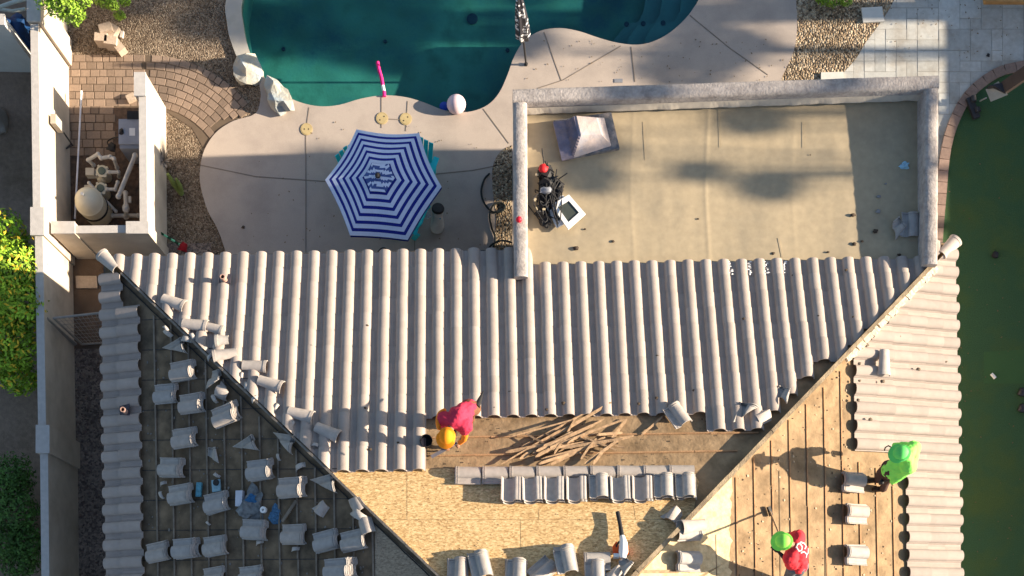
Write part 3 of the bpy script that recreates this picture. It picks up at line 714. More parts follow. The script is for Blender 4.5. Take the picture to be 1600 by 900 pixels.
BR = [tile_mesh('broken_tile', GTILE, True, [((.02, .03, 0), (.8, -.6, 0))]),
      tile_mesh('broken_tile', GTILE, True, [((0, -.02, 0), (-.5, -1, 0)), ((.09, 0, 0), (1, .3, 0))]),
      tile_mesh('broken_tile', TM[1].materials[0], False, [((-.02, 0, 0), (-1, .5, 0)), ((0, .06, 0), (.3, 1, 0))]),
      tile_mesh('broken_tile', GTILE, False, [((0, -.06, 0), (.3, -1, 0)), ((.0, .05, 0), (-.2, 1, 0)), ((-.06, 0, 0), (-1, .2, 0))])]
def place(name, me, kind, px, py, ang, h, label, cat, group, sc_=1.0, roll=0, tilt=0, flip=False):
    o = bpy.data.objects.new(name, me); col.objects.link(o)
    p = J(px, py, h, kind); m = orient(kind, ang, roll)
    if flip: m = m @ Matrix.Rotation(math.pi, 3, 'Y')
    if tilt: m = m @ Matrix.Rotation(tilt, 3, 'X')
    o.matrix_world = Matrix.Translation(p) @ m.to_4x4() @ Matrix.Scale(sc_, 4)
    return tag(o, label, cat, group)
ORD = ['bottom', 'second', 'third', 'fourth', 'fifth', 'sixth']
def stack(kind, px, py, n, ang, desc, h0=.024, step=.036, flip=False, group='loose tiles on the stripped roof', off=3.2):
    """n tiles nested; the visible top one last"""
    d = V((math.cos(R(ang)), -math.sin(R(ang))))
    for k in range(n):
        q = (n - 1 - k) * off
        jx, jy = random.uniform(-.8, .8), random.uniform(-.8, .8)
        if n == 1: lb = 'single loose grey roof tile ' + desc
        elif k == n - 1: lb = 'top tile of the ' + ('pair ' if n == 2 else 'stack ') + desc
        else: lb = ORD[k] + ' tile from below in the ' + ('pair ' if n == 2 else 'stack ') + desc
        place('roof_tile', random.choice(TM), kind, px + d.x * q + jx, py + d.y * q + jy, ang + random.uniform(-2.5, 2.5), h0 + k * step + (.08 if flip else 0), lb, 'roof tile', group, flip=flip)
DK = 'on the shaded left slope'
for a in [(284, 580, 3, 5, 'highest up the picture on the shaded left slope'),
          (260, 616, 2, 0, 'nearest the tiled left eave, above the vent pipe level'),
          (298, 631, 3, 3, 'between the left eave and the big tilted pile'),
          (350, 649, 4, 15, 'tilted beside the left hip board on the dark felt'),
          (287, 685, 3, 3, 'left of centre on dark felt, level with the crimson worker'),
          (267, 731, 3, -3, 'with two small shards just below its left edge'),
          (281, 773, 3, 4, 'left of the light blue bag on the dark felt'),
          (337, 786, 3, 10, 'below the blue square wrapper on the dark felt'),
          (405, 735, 3, 3, 'just above the white box and clear plastic'),
          (453, 762, 4, 2, 'with sunlit rims left of the broken tile near the hip'),
          (397, 828, 3, -3, 'right below the clear plastic and the tape roll'),
          (459, 835, 2, -2, 'with a short stub of wood sticking out below it'),
          (510, 846, 2, 8, 'second from the right in the lower row by the hip'),
          (552, 845, 2, 9, 'closest to the weathered board edge'),
          (247, 863, 2, 9, 'leftmost of three in the bottom left row, top tile chipped'),
          (288, 857, 4, 3, 'middle of three in the bottom left row'),
          (336, 853, 2, 6, 'rightmost of three in the bottom left row'),
          (526, 889, 6, 3, 'tallest fanned pile at the bottom near the weathered board'),
          (336, 901, 1, 5, 'cut by the bottom edge left of another on dark felt'),
          (393, 900, 2, 5, 'cut by the bottom edge under the pile below the plastic')]:
    stack('W', *a)
LT = 'loose tiles on the stripped roof'; SHG = 'broken tile shards on the left slope'
for (me, x, y, ang, lb, s_) in [(0, 275, 549, 20, 'broken grey tile lying above the highest pile on the left slope', 1), (1, 331, 597, 10, 'chipped tile between the highest pile and the left hip board', 1), (2, 358, 612, -20, 'broken tile wedged against the left hip above the tilted pile', 1), (1, 338, 718, 85, 'broken tile standing alone right of the pile level with the crimson worker', .95), (0, 386, 702, 25, 'broken tile above the pile over the white box', 1), (0, 443, 694, -10, 'whole looking chipped tile touching the left hip below the scattered caps', 1.0), (0, 507, 761, 10, 'broken tile right of the pile with sunlit rims', 1.05),
                                (3, 262, 518, 30, 'small pale shard highest on the dark left slope by the hip', .8), (3, 290, 530, 60, 'shard touching the left hip near the top of the dark felt', .9), (3, 336, 620, 10, 'small shard left of the piece wedged on the hip', .7), (3, 436, 712, 0, 'little white shard under the chipped tile at the left hip', .5), (3, 467, 731, 100, 'thin pointed shard between the hip and the sunlit rim pile', .8), (2, 505, 786, 50, 'pointed shard below the broken tile near the hip', .9), (2, 551, 787, 130, 'topmost of three curved shards beside the left hip', 1), (3, 560, 802, 40, 'middle of three curved shards beside the left hip', 1.3), (2, 566, 815, 110, 'lowest of three curved shards beside the left hip', 1.1),
                                (3, 338, 741, 40, 'small shard above the blue square wrapper', .55), (3, 254, 756, 90, 'narrow shard below the pile with two shards', .55), (3, 253, 771, 10, 'square shard left of the pile beside the blue bag', .6), (3, 325, 816, 30, 'tiny pale shard on bare felt below the pile by the wrapper', .4), (3, 404, 848, 90, 'stub of tile poking out under the pile below the plastic', .6), (3, 460, 858, 80, 'stub of tile poking out under the pair near the bottom', .6)]:
    place('tile_shard' if me == 3 else 'broken_tile', BR[me], 'W', x, y, ang, .03, lb, 'tile shard' if me == 3 else 'broken tile', SHG, s_)
# north slope loose tiles
place('roof_tile', TM[1], 'N', 1058, 650, 118, .11, 'loose tile lying askew across the lower edge of the tile field right of the sticks', 'roof tile', LT)
place('broken_tile', BR[0], 'N', 1166, 650, 70, .11, 'broken tile on the last long tile column near the right hip', 'broken tile', 'broken tiles by the right hip')
place('broken_tile', BR[2], 'N', 1196, 646, 30, .06, 'curled shard in the gap between tile field and right hip', 'broken tile', 'broken tiles by the right hip')
place('broken_tile', BR[1], 'N', 1222, 625, 60, .08, 'upper broken tile beside the right hip board', 'broken tile', 'broken tiles by the right hip')
place('broken_tile', BR[2], 'N', 1052, 798, 60, .03, 'triangular shard on yellow board below the front row of tiles', 'broken tile', 'broken tiles by the right hip')
# back row lying sideways and front row
bx = [731, 773, 815, 857, 899, 941, 983, 1024, 1064]
pos = ['leftmost', 'second', 'third', 'fourth', 'fifth', 'sixth', 'seventh', 'eighth', 'rightmost']
for i, x in enumerate(bx):
    place('roof_tile', TM[1], 'N', x, 744 - i * .3, 180 + random.uniform(-1.5, 1.5), .03, pos[i] + ' tile of the back row laid sideways on the yellow board' + (' from the left' if 0 < i < 8 else ''), 'roof tile', 'back row of tiles on the yellow board')
fx = [799, 832, 866, 901, 936, 970, 1004, 1037, 1071]
for i, x in enumerate(fx):
    nrml = i in (4, 7, 8)
    place('roof_tile', TM[0 if i % 3 else 1], 'N', x, 762 - i * .3, 90 + random.uniform(-1.5, 1.5), .13 if nrml else .21, pos[i] + ' tile of the front row laid on the back row' + (' from the left' if 0 < i < 8 else ''), 'roof tile', 'front row of tiles on the yellow board', flip=not nrml)
    place('roof_tile', TM[0], 'N', x + 1, 766 - i * .3, 90, .03 if nrml else .1, 'tile hidden under the ' + pos[i] + ' tile of the front row' + (' from the left' if 0 < i < 8 else ''), 'roof tile', 'front row of tiles on the yellow board', flip=not nrml)
for a in [('N', 716, 893, 2, 90, 'dark, at the bottom edge left of the tall upright pile'), ('N', 750, 884, 4, 100, 'tall upright pile at the bottom edge near the left hip'), ('N', 806, 894, 2, 88, 'cut by the bottom edge left of the rotated one'), ('N', 848, 891, 1, 45, 'rotated diagonally at the bottom edge'), ('N', 884, 878, 6, 98, 'tallest pile on the yellow board by the bottom edge'), ('N', 932, 878, 1, 180, 'lying sideways left of the leaf blower'), ('N', 930, 896, 2, 90, 'cut by the bottom edge below the sideways tile')]:
    stack(*a[:5], 'on the yellow board, ' + a[5] if 'yellow' not in a[5] else a[5], off=1.0)
place('tile_shard', BR[2], 'N', 962, 890, 60, .05, 'upper curved shard at the bottom edge beside the right hip', 'tile shard', 'shards by the leaf blower')
place('tile_shard', BR[1], 'N', 972, 893, 40, .09, 'lower curved shard at the bottom edge beside the right hip', 'tile shard', 'shards by the leaf blower')
# east slope
stack('E', 1075, 829, 2, 5, 'on pale board just right of the right hip', off=1)
stack('E', 1075, 878, 3, 180, 'at the bottom edge between the right hip and the red worker', off=1)
for (x, y, d_) in ((1333, 754, 'partly in the shadow of the green worker'), (1338, 803, 'middle of three on tan felt near the right eave'), (1337, 867, 'lowest of three on tan felt near the right eave')):
    stack('E', x, y, 4, 180, d_, off=.5)
# chimney-like shards, boards
single('scrap_board', MB().bar(J(990, 893, .03, 'E'), J(1060, 893, .03, 'E'), .05, .03, nrm('E')), WOODN, J(1020, 893, 0, 'E'), 'pale scrap of wood at the bottom edge across the right hip', 'wood scrap')
single('scrap_board', MB().bar(J(463, 782, .03, 'W'), J(441, 815, .05, 'W'), .05, .02, nrm('W')), WOODG, J(452, 797, 0, 'W'), 'grey scrap of batten right of the tape roll on dark felt', 'wood scrap')

# hip cap tiles --------------------------------------------------------------
def cap_mesh(name, m, ln=.43, r0=.115, r1=.092):
    mb = MB(); n = 14; rings = []
    for (y, r) in ((-ln / 2, r0 + .008), (-ln / 2 + .05, r0 + .008), (-ln / 2 + .052, r0), (ln / 2 - .05, r1), (ln / 2, r1)):
        o = [V((r * math.cos(math.pi * i / n), y, r * .78 * math.sin(math.pi * i / n))) for i in range(n + 1)]
        rr = r - .015; q = [V((rr * math.cos(math.pi * i / n), y, rr * .78 * math.sin(math.pi * i / n))) for i in range(n, -1, -1)]
        rings.append(o + q)
    mb.ring(rings, True); 
    return mb.mesh(name, m, smooth=40)
CAP = cap_mesh('cap_tile', TM[1].materials[0]); CAPS = cap_mesh('cap_tile', GTILE, .25)
CG = 'loose ridge caps along the left hip'
for (me, x, y, ang, h, lb, s_) in [(CAP, 272, 473, 155, .12, 'half round cap highest of those strewn on the left hip', 1), (CAP, 305, 508, 170, .12, 'half round cap lying flat below the highest strewn cap', 1), (CAP, 334, 513, 160, .14, 'half round cap butted to the right of another on the left hip', .8), (CAPS, 347, 532, 5, .16, 'short broken cap lying across another by the left hip', .9), (CAP, 352, 554, 12, .12, 'curved cap with its hollow end lit near the middle of the left hip', .95), (CAP, 398, 572, 175, .12, 'half round cap on the tile field above the left hip middle', .95), (CAP, 423, 600, 158, .13, 'half round cap with broken lit corner on lower left hip', 1), (CAP, 470, 648, 162, .12, 'shaded cap above the lowest pair on the left hip', 1), (CAP, 512, 675, 152, .13, 'lowest shaded cap on the left hip near the tile edge', 1)]:
    place('cap_tile', me, 'N', x, y, ang, h, lb, 'ridge cap', CG, s_)
for (x, y, ang, h, lb) in [(1083, 822, 8, .14, 'half round cap on the pair right of the right hip')]:
    place('cap_tile', CAP, 'E', x, y, ang, h, lb, 'ridge cap', 'caps on the right slope')
place('cap_tile', CAP, 'E', 1381, 567, 88, .19, 'lone half round cap standing on the sunlit right tile field', 'ridge cap', 'caps on the right slope', 1.0)
# fixed hip starters at the corners
for (u, v, ang, lb) in ((.12, .12, 135 + 180, 'hip starter cap sticking out at the left roof corner'), (LW - .12, .12, 45, 'hip starter cap with a chip at the right roof corner')):
    o = bpy.data.objects.new('cap_tile', CAP); col.objects.link(o); o.parent = house
    n = V((0, 0, 1)); dd = (hipL if u < 5 else hipR); dv = (dd * 1 + V((0, 0, KP / math.sqrt(2)))).normalized(); x = dv.cross(n).normalized(); nn = x.cross(dv)
    m = Matrix.Translation(HP(u, v, Z0 + .12) - V(house.location)) @ Matrix((x, dv, nn)).transposed().to_4x4() @ Matrix.Scale(1.02, 4)
    o.matrix_local = m; o.name = 'hip_starter'
for (x, y, k, s_) in ((258, 512, 'N', .5), (300, 525, 'N', .7), (318, 545, 'N', .6), (327, 560, 'N', .6), (336, 545, 'N', .7), (377, 590, 'N', .6), (385, 607, 'N', .7), (396, 625, 'N', .6), (430, 640, 'N', .7), (375, 575, 'N', .5), (455, 665, 'N', .6), (490, 697, 'N', .6), (365, 560, 'N', .6)):
    place('tile_shard', BR[3], k, x, y, random.uniform(0, 180), .06, 'small pale tile shard among the caps strewn on the left hip', 'tile shard', 'small shards along the left hip', s_, tilt=random.uniform(-.3, .3))

# ------------------------------------------------------------------ splintered sticks
mb0 = None; SG = 'splintered batten sticks in the pile'
def stick(a, b, h0, h1, w_, lb, grp=SG):
    A, B = J(*a, h0, 'N'), J(*b, h1, 'N'); mb = MB(); mid = A.lerp(B, .5) + V((random.uniform(-.01, .01), random.uniform(-.01, .01), 0))
    d = (B - A).normalized(); x = d.cross(V((0, 0, 1))).normalized(); z = x.cross(d); rings = []
    for t_, s_ in ((0, .25), (.06, .9), (.5, 1), (.95, .85), (1, .3)):
        p = A.lerp(B, t_) if t_ != .5 else mid; j = V((random.uniform(-.004, .004),) * 3)
        rings.append([p + j + x * w_ * s_ * a_ + z * .011 * b_ for a_, b_ in ((-.5, -1), (.5, -1), (.5, 1), (-.5, 1))])
    mb.ring(rings); single('wood_stick', mb, WOODN, (A + B) / 2, lb, 'stick', grp, smooth=None)
stick((818, 708), (955, 629), .06, .12, .05, 'long splintered stick reaching highest above the pile onto the tiles')
stick((812, 700), (925, 640), .05, .10, .035, 'long splintered stick running just left of the highest one')
stick((1002, 680), (1036, 650), .03, .05, .035, 'separate short stick right of the pile under the askew tile')
stick((845, 718), (990, 681), .08, .10, .05, 'pale long stick across the front of the pile ending at the right')
for k in range(30):
    cx_, cy_ = random.gauss(900, 34), random.gauss(690, 11)
    an = random.choice((18, 25, 32, 8, 42, -28, -12, 5, 20, 60)) + random.uniform(-7, 7); ln = random.uniform(18, 60)
    dx, dy = math.cos(R(an)) * ln, -math.sin(R(an)) * ln
    a, b = (cx_ - dx, min(726, max(655, cy_ - dy))), (cx_ + dx, min(726, max(655, cy_ + dy)))
    stick(a, b, random.uniform(.03, .15), random.uniform(.03, .15), random.uniform(.022, .062), 'splintered stick jumbled in the pile on tan felt')

# ------------------------------------------------------------------ small things on the flat roof
def small_blob(name, c, d, m, label, cat, group=None, seed=1, amp=.3, sub=2, flat=None):
    return single(name, MB().blob(c, d, sub, amp, 2.2, seed, flat), m, c, label, cat, group, 50)
# vent hood on its curb sheet
c = P(920, 214, 2.75); vh = root('roof_vent_hood', c, 'pinkish grey wedge shaped vent hood with louvres standing on the flat roof', 'vent hood')
M_ = mat('faded_pink_metal', (.56, .46, .42), .75, .15, 6, 0, .3, 20, c2=(.42, .40, .43), c2scale=4); M2_ = mat('lilac_sheet', (.22, .20, .26), .7, .2, 8, c2=(.34, .26, .25), c2scale=5)
base = [P(865, 189, 2.80), P(955, 176, 2.80), P(968, 232, 2.80), P(878, 250, 2.80)]
part('base_sheet', MB().prism(base, 2.70, 2.82), mat('slate_sheet', (.13, .14, .16), .7, .3, 9, c2=(.38, .32, .28), c2scale=6), vh, None)
bt = [P(884, 190, 2.83), P(944, 184, 2.83), P(955, 228, 2.83), P(896, 247, 2.83)]; tp = [P(901, 181, 3.03), P(932, 184, 3.00), P(940, 210, 3.00), P(908, 211, 3.06)]
part('hood', MB().ring([bt[::-1], tp[::-1]]), M_, vh, None)
for k in range(8):
    t_ = k / 8; a = bt[0].lerp(tp[0], t_) + V((-.012, 0, .006)); b = bt[3].lerp(tp[3], t_) + V((-.012, 0, .006)); part('louvre', MB().bar(a, b, .03, .012), M2_, vh, None)
a = [P(864, 191, 2.83), P(886, 188, 2.83), P(898, 246, 2.83), P(878, 251, 2.83)]
part('louvre_base', MB().prism(a, 2.80, 2.845), M2_, vh, None)
# white frames (two)
def frame(px, z, m_in, lb, h=.045):
    q = gp(px, z); c = sum(q, V((0, 0, 0))) / 4; t = root('window_frame', (c.x, c.y, z - h), lb, 'frame', 'white frames on the flat roof')
    q2 = [c + (p - c) * .62 for p in q]; mb = MB()
    for i in range(4):
        j = (i + 1) % 4; mb.prism([q[i], q[j], q2[j], q2[i]], z - h, z + .0)
    part('frame', mb, WHITE, t, None); part('pane', MB().prism([c + (p - c) * .64 for p in q], z - h * .7, z - h * .4), m_in, t, None); return t
frame([(848, 313), (880, 305), (904, 338), (870, 356)], 2.86, GLASS, 'lower of two white square frames lying by the black gear')
frame([(861, 320), (889, 304), (915, 334), (888, 358)], 2.93, GLASS, 'upper of two white square frames with a dark centre on the flat roof')
# harness bag
g0 = P(856, 305, 2.80); hb = root('tool_bag', g0, 'pile of black harness straps and tool bag with a red top by the parapet', 'tool bag')
mb = MB()
for i, (x, y, a, b, h) in enumerate([(852, 272, .17, .20, .14), (858, 290, .22, .16, .17), (870, 290, .14, .14, .1), (850, 308, .13, .22, .1), (846, 330, .14, .14, .1), (852, 345, .15, .12, .08), (872, 300, .12, .12, .09), (862, 318, .2, .16, .09)]): mb.blob(P(x, y, 2.83), (a * .75, b * .75, h), 2, .45, 3, i)
for i in range(26):
    p = [P(855 + random.gauss(0, 11), 300 + random.gauss(0, 24), 2.80 + random.uniform(.02, .2)) for _ in range(4)]; mb.tube(cr(p, 4), .010, 6)
part('bag', mb, BLACK, hb, 45)
part('red_pouch', MB().blob(P(849, 263, 3.0), (.085, .07, .05), 2, .3, 3, 4), mat('red_nylon', (.55, .015, .02), .6), hb, 45)
part('grey_pouch', MB().blob(P(852, 298, 2.98), (.10, .06, .05), 2, .3, 3, 9), GREYP, hb, 45)
for i, (x, y) in enumerate([(839, 273), (862, 283), (838, 326), (850, 327), (836, 312)]): part('buckle', MB().box(P(x, y, 2.95), (.05, .035, .02), Matrix.Rotation(i, 3, 'Z')), mat('tan_buckle', (.5, .42, .28)), hb, None)
c = P(811, 343, ZP + .055); single('ball', MB().blob(c, (.055, .055, .055), 2, 0), mat('red_plastic', (.75, .015, .04), .5), c, 'small red ball on the left parapet of the flat roof', 'ball', smooth=60)
c = P(1413, 258, 2.77); small_blob('rag', c, (.075, .055, .04), mat('pale_blue_paper', (.35, .60, .75), .8), 'crumpled pale blue paper on the shaded flat roof', 'paper', amp=.5, sub=3)
place('roof_tile', TM[2], 'R', 1422, 352, 90, .03, 'loose tile leaning at the right parapet in the shade', 'roof tile', LT, 1.0, roll=.15)
place('broken_tile', BR[1], 'R', 1396, 362, 40, .05, 'broken curved tile left of the loose tile by the right parapet', 'broken tile', 'broken tiles on the flat roof', 1.0, roll=.5)
small_blob('rope_coil', P(1408, 362, 2.82), (.05, .08, .06), mat('grey_cloth', (.30, .30, .30)), 'small grey scrap between the broken tile and the loose tile', 'scrap', amp=.5)
for i, (x, y, s_) in enumerate([(1373, 307, .04), (1372, 330, .045), (1333, 336, .045), (1368, 361, .045), (1335, 381, .04), (1347, 377, .025), (900, 388, .045), (958, 377, .025), (1208, 396, .03), (1294, 394, .025), (1091, 342, .018), (1405, 398, .035), (1266, 242, .012), (914, 358, .02), (1384, 287, .02)]):
    small_blob('mortar_chip', P(x, y, 2.70 + .10 * max(0, min(1, (y - 140) / 265)) + s_ * .3), (s_, s_ * random.uniform(.6, .9), s_ * .5), DARKB if i not in (0, 1, 14) else mat('grey_chip', (.25, .25, .25)), 'dark mortar chip on the tan flat roof' if i not in (0, 1, 14) else 'small grey mortar chip in the shade on the flat roof', 'debris', 'dark chips on the flat roof' if i not in (0, 1, 14) else 'grey chips on the flat roof', seed=i)
for i, (x, y, k) in enumerate([(573, 509, 'N'), (486, 541, 'N'), (655, 652, 'N'), (570, 638, 'N'), (403, 543, 'N'), (1027, 556, 'N'), (1162, 498, 'N'), (1333, 495, 'N'), (880, 630, 'N'), (854, 640, 'N'), (998, 631, 'N'), (1026, 622, 'N'), (970, 618, 'N'), (1084, 610, 'N'), (578, 702, 'N'), (622, 692, 'N'), (565, 708, 'N'), (797, 613, 'N'), (772, 637, 'N'), (630, 424, 'N'), (1322, 422, 'N'), (1240, 430, 'N'), (1279, 494, 'N')]):
    p = J(x, y, .13, k); r = random.uniform(.02, .036); small_blob('mortar_chip', p, (r, r * .8, r * .5), DARKB, 'dark mortar chip on the barrel tiles of the back slope', 'debris', 'dark chips on the back slope tiles', seed=i)
for i, (x, y) in enumerate([(1435, 577), (1405, 526), (1354, 539), (1343, 568), (1341, 625), (1478, 565), (1379, 596), (1360, 655), (1343, 595), (1460, 478)]):
    p = J(x, y, .125, 'E'); r = random.uniform(.02, .04); small_blob('mortar_chip', p, (r, r * .8, r * .5), mat('brown_chip', (.16, .125, .09)), 'brown mortar chip on the sunlit right hand tiles', 'debris', 'brown chips on the right slope tiles', seed=i)
# chalk scribbles on tile rolls: white scuffs
mb = MB()
for x in (1141, 1170, 1197, 1225):
    for k in range(9):
        y = 409 + k * 2.4; mb.blob(J(x + random.uniform(-3, 3), y, .106, 'N'), (random.uniform(.012, .04), random.uniform(.006, .02), .008), 1, .5, 2, k)
part('chalk_scuff', mb, WHITE, roofN, None)
# vent pipes
def vent(px, py, kind, par_lb):
    p = J(px, py, .05, kind); t = root('vent_pipe', p, par_lb, 'vent pipe', None)
    n = nrm(kind); rm = orient(kind, 90)
    part('flashing', MB().box(p + n * .07, (.20, .32, .015) if kind == 'W' else (.2, .2, .015), rm), mat('lead_flashing', (.05, .045, .06), .6, .3, 12), t, None)
    part('pipe', MB().lathe(p, [(.045, 0), (.045, .28), (.032, .28), (.032, .1)], 16), mat('rusty_pipe', (.42, .27, .22), .7, .3, 20), t, 40)
vent(353, 440, 'N', 'small rusty vent pipe rising through the upper left barrel tiles')
vent(199, 645, 'W', 'vent pipe in black flashing between the tiles of the left eave')
# rubbish on the left slope
def flatbox(name, px, py, kind, ang, d, m, lb, cat, h=.02):
    n = nrm(kind); p = J(px, py, h + d[2] / 2, kind)
    return single(name, MB().box(p, d, orient(kind, ang)), m, p, lb, cat, smooth=None)
flatbox('paper_bag', 311, 765, 'W', 85, (.10, .24, .04), mat('blue_film', (.09, .28, .36), .4, .3, 20), 'narrow light blue bag standing between two tile piles', 'bag')
t = root('wrapper', J(338, 759, .02, 'W'), 'light blue square wrapper with a black disc on it', 'wrapper')
part('sheet', MB().box(J(338, 759, .04, 'W'), (.20, .16, .03), orient('W', 5)), mat('blue_wrapper', (.25, .42, .50), .5, .2, 20), t, None)
part('disc', MB().lathe(J(338, 754, .06, 'W'), [(.055, 0), (.055, .02), (.02, .022)], 18, nrm('W')), BLACK, t, 40)
flatbox('small_box', 375, 779, 'W', 88, (.13, .26, .08), mat('pale_box', (.58, .60, .68), .5), 'small white box beside the clear plastic on dark felt', 'box')
p = J(394, 785, .05, 'W'); small_blob('plastic_sheet', p, (.17, .25, .04), mat('grey_film', (.17, .18, .18), .25, .4, 15, spec=.6), 'crumpled greyish clear plastic right of the white box', 'plastic sheet', amp=.7, sub=3)
p = J(392, 778, .10, 'W'); small_blob('cloth', p, (.08, .06, .02), mat('blue_cloth', (.03, .13, .28)), 'small blue rag on the clear plastic', 'cloth', amp=.6, sub=3)
p = J(413, 797, .05, 'W'); single('tape_roll', MB().ring([[p + nrm('W') * h + orient('W', 0) @ V((r * math.cos(a * math.pi / 9), r * math.sin(a * math.pi / 9), 0)) for a in range(18)] for r, h in ((.02, 0), (.055, 0), (.055, .05), (.02, .05), (.02, 0))], False), WHITE, p, 'white tape roll with a dark hole right of the plastic', 'tape roll')
p = J(430, 803, .03, 'W'); small_blob('cloth', p, (.09, .15, .02), mat('speckled_blue_cloth', (.06, .15, .26), .9, .5, 40), 'speckled blue cloth right of the white tape roll', 'cloth', amp=.4, sub=3)
for (x, y) in ((352, 728), (420, 780)):
    pass
# bottle and black bits
p = J(388, 800, .05, 'W'); single('bottle', MB().lathe(p, [(.03, 0), (.03, .14), (.012, .18), (.012, .21)], 12, nrm('W') * .2 + V((0, -1, 0))), GLASS, p, 'small dark bottle lying under the clear plastic', 'bottle')

# leaf blower on the board
p = J(968, 862, 0, 'N'); t = root('leaf_blower', p, 'white and orange hand held leaf blower with a long black tube', 'leaf blower')
mb = MB(); mb.tube([J(965, 800, .10, 'N'), J(969, 820, .10, 'N'), J(972, 840, .12, 'N')], [.035, .032, .042], 12); part('tube', mb, BLACK, t)
mb = MB(); mb.tube([J(972, 838, .13, 'N'), J(974, 848, .15, 'N'), J(974, 862, .16, 'N'), J(973, 872, .14, 'N')], [.04, .065, .075, .045], 14); part('housing', mb, WHITE, t)
mb = MB(); mb.blob(J(963, 858, .10, 'N'), (.06, .10, .06), 2, .2); mb.blob(J(980, 860, .08, 'N'), (.03, .08, .04), 2, .2); part('cover', mb, mat('orange_plastic', (.80, .10, .01), .5), t)
part('battery', MB().box(J(963, 869, .09, 'N'), (.09, .06, .08), orient('N', 90)), WHITE, t, None)
part('grip', MB().tube([J(964, 862, .12, 'N'), J(963, 852, .15, 'N'), J(968, 846, .15, 'N')], .018, 8), BLACK, t)

# ------------------------------------------------------------------ people
def skin_mesh(name, verts, edges, radii, extra=None, voxel=.014, smooth=6):
    """tapered limbs fused into one continuous surface"""
    mb = MB()
    for a, b in edges:
        A, B_ = verts[a], verts[b]; ra, rb = radii[a], radii[b]; l = (B_ - A).length; n = max(2, int(l / .03))
        for i in range(n + 1): q = ra + (rb - ra) * i / n; mb.blob(A.lerp(B_, i / n), (q, q, q), 1 if q < .03 else 2, 0)
    if extra: mb.add(extra.v, extra.f)
    me = mb.mesh(name, SKIN); o = bpy.data.objects.new('tmp', me); col.objects.link(o)
    m = o.modifiers.new('r', 'REMESH'); m.mode = 'VOXEL'; m.voxel_size = voxel; m.use_smooth_shade = True
    if smooth: q = o.modifiers.new('s', 'SMOOTH'); q.iterations = smooth; q.factor = .5
    dg = bpy.context.evaluated_depsgraph_get(); nm = bpy.data.meshes.new_from_object(o.evaluated_get(dg)); nm.name = name
    bpy.data.objects.remove(o); bpy.data.meshes.remove(me)
    return nm
def chain(V_, E__, R_, start, pts, rs):
    prev = start
    for p, r in zip(pts, rs):
        V_.append(V(p)); R_.append(r); i = len(V_) - 1
        if prev is not None: E__.append((prev, i))
        prev = i
    return prev
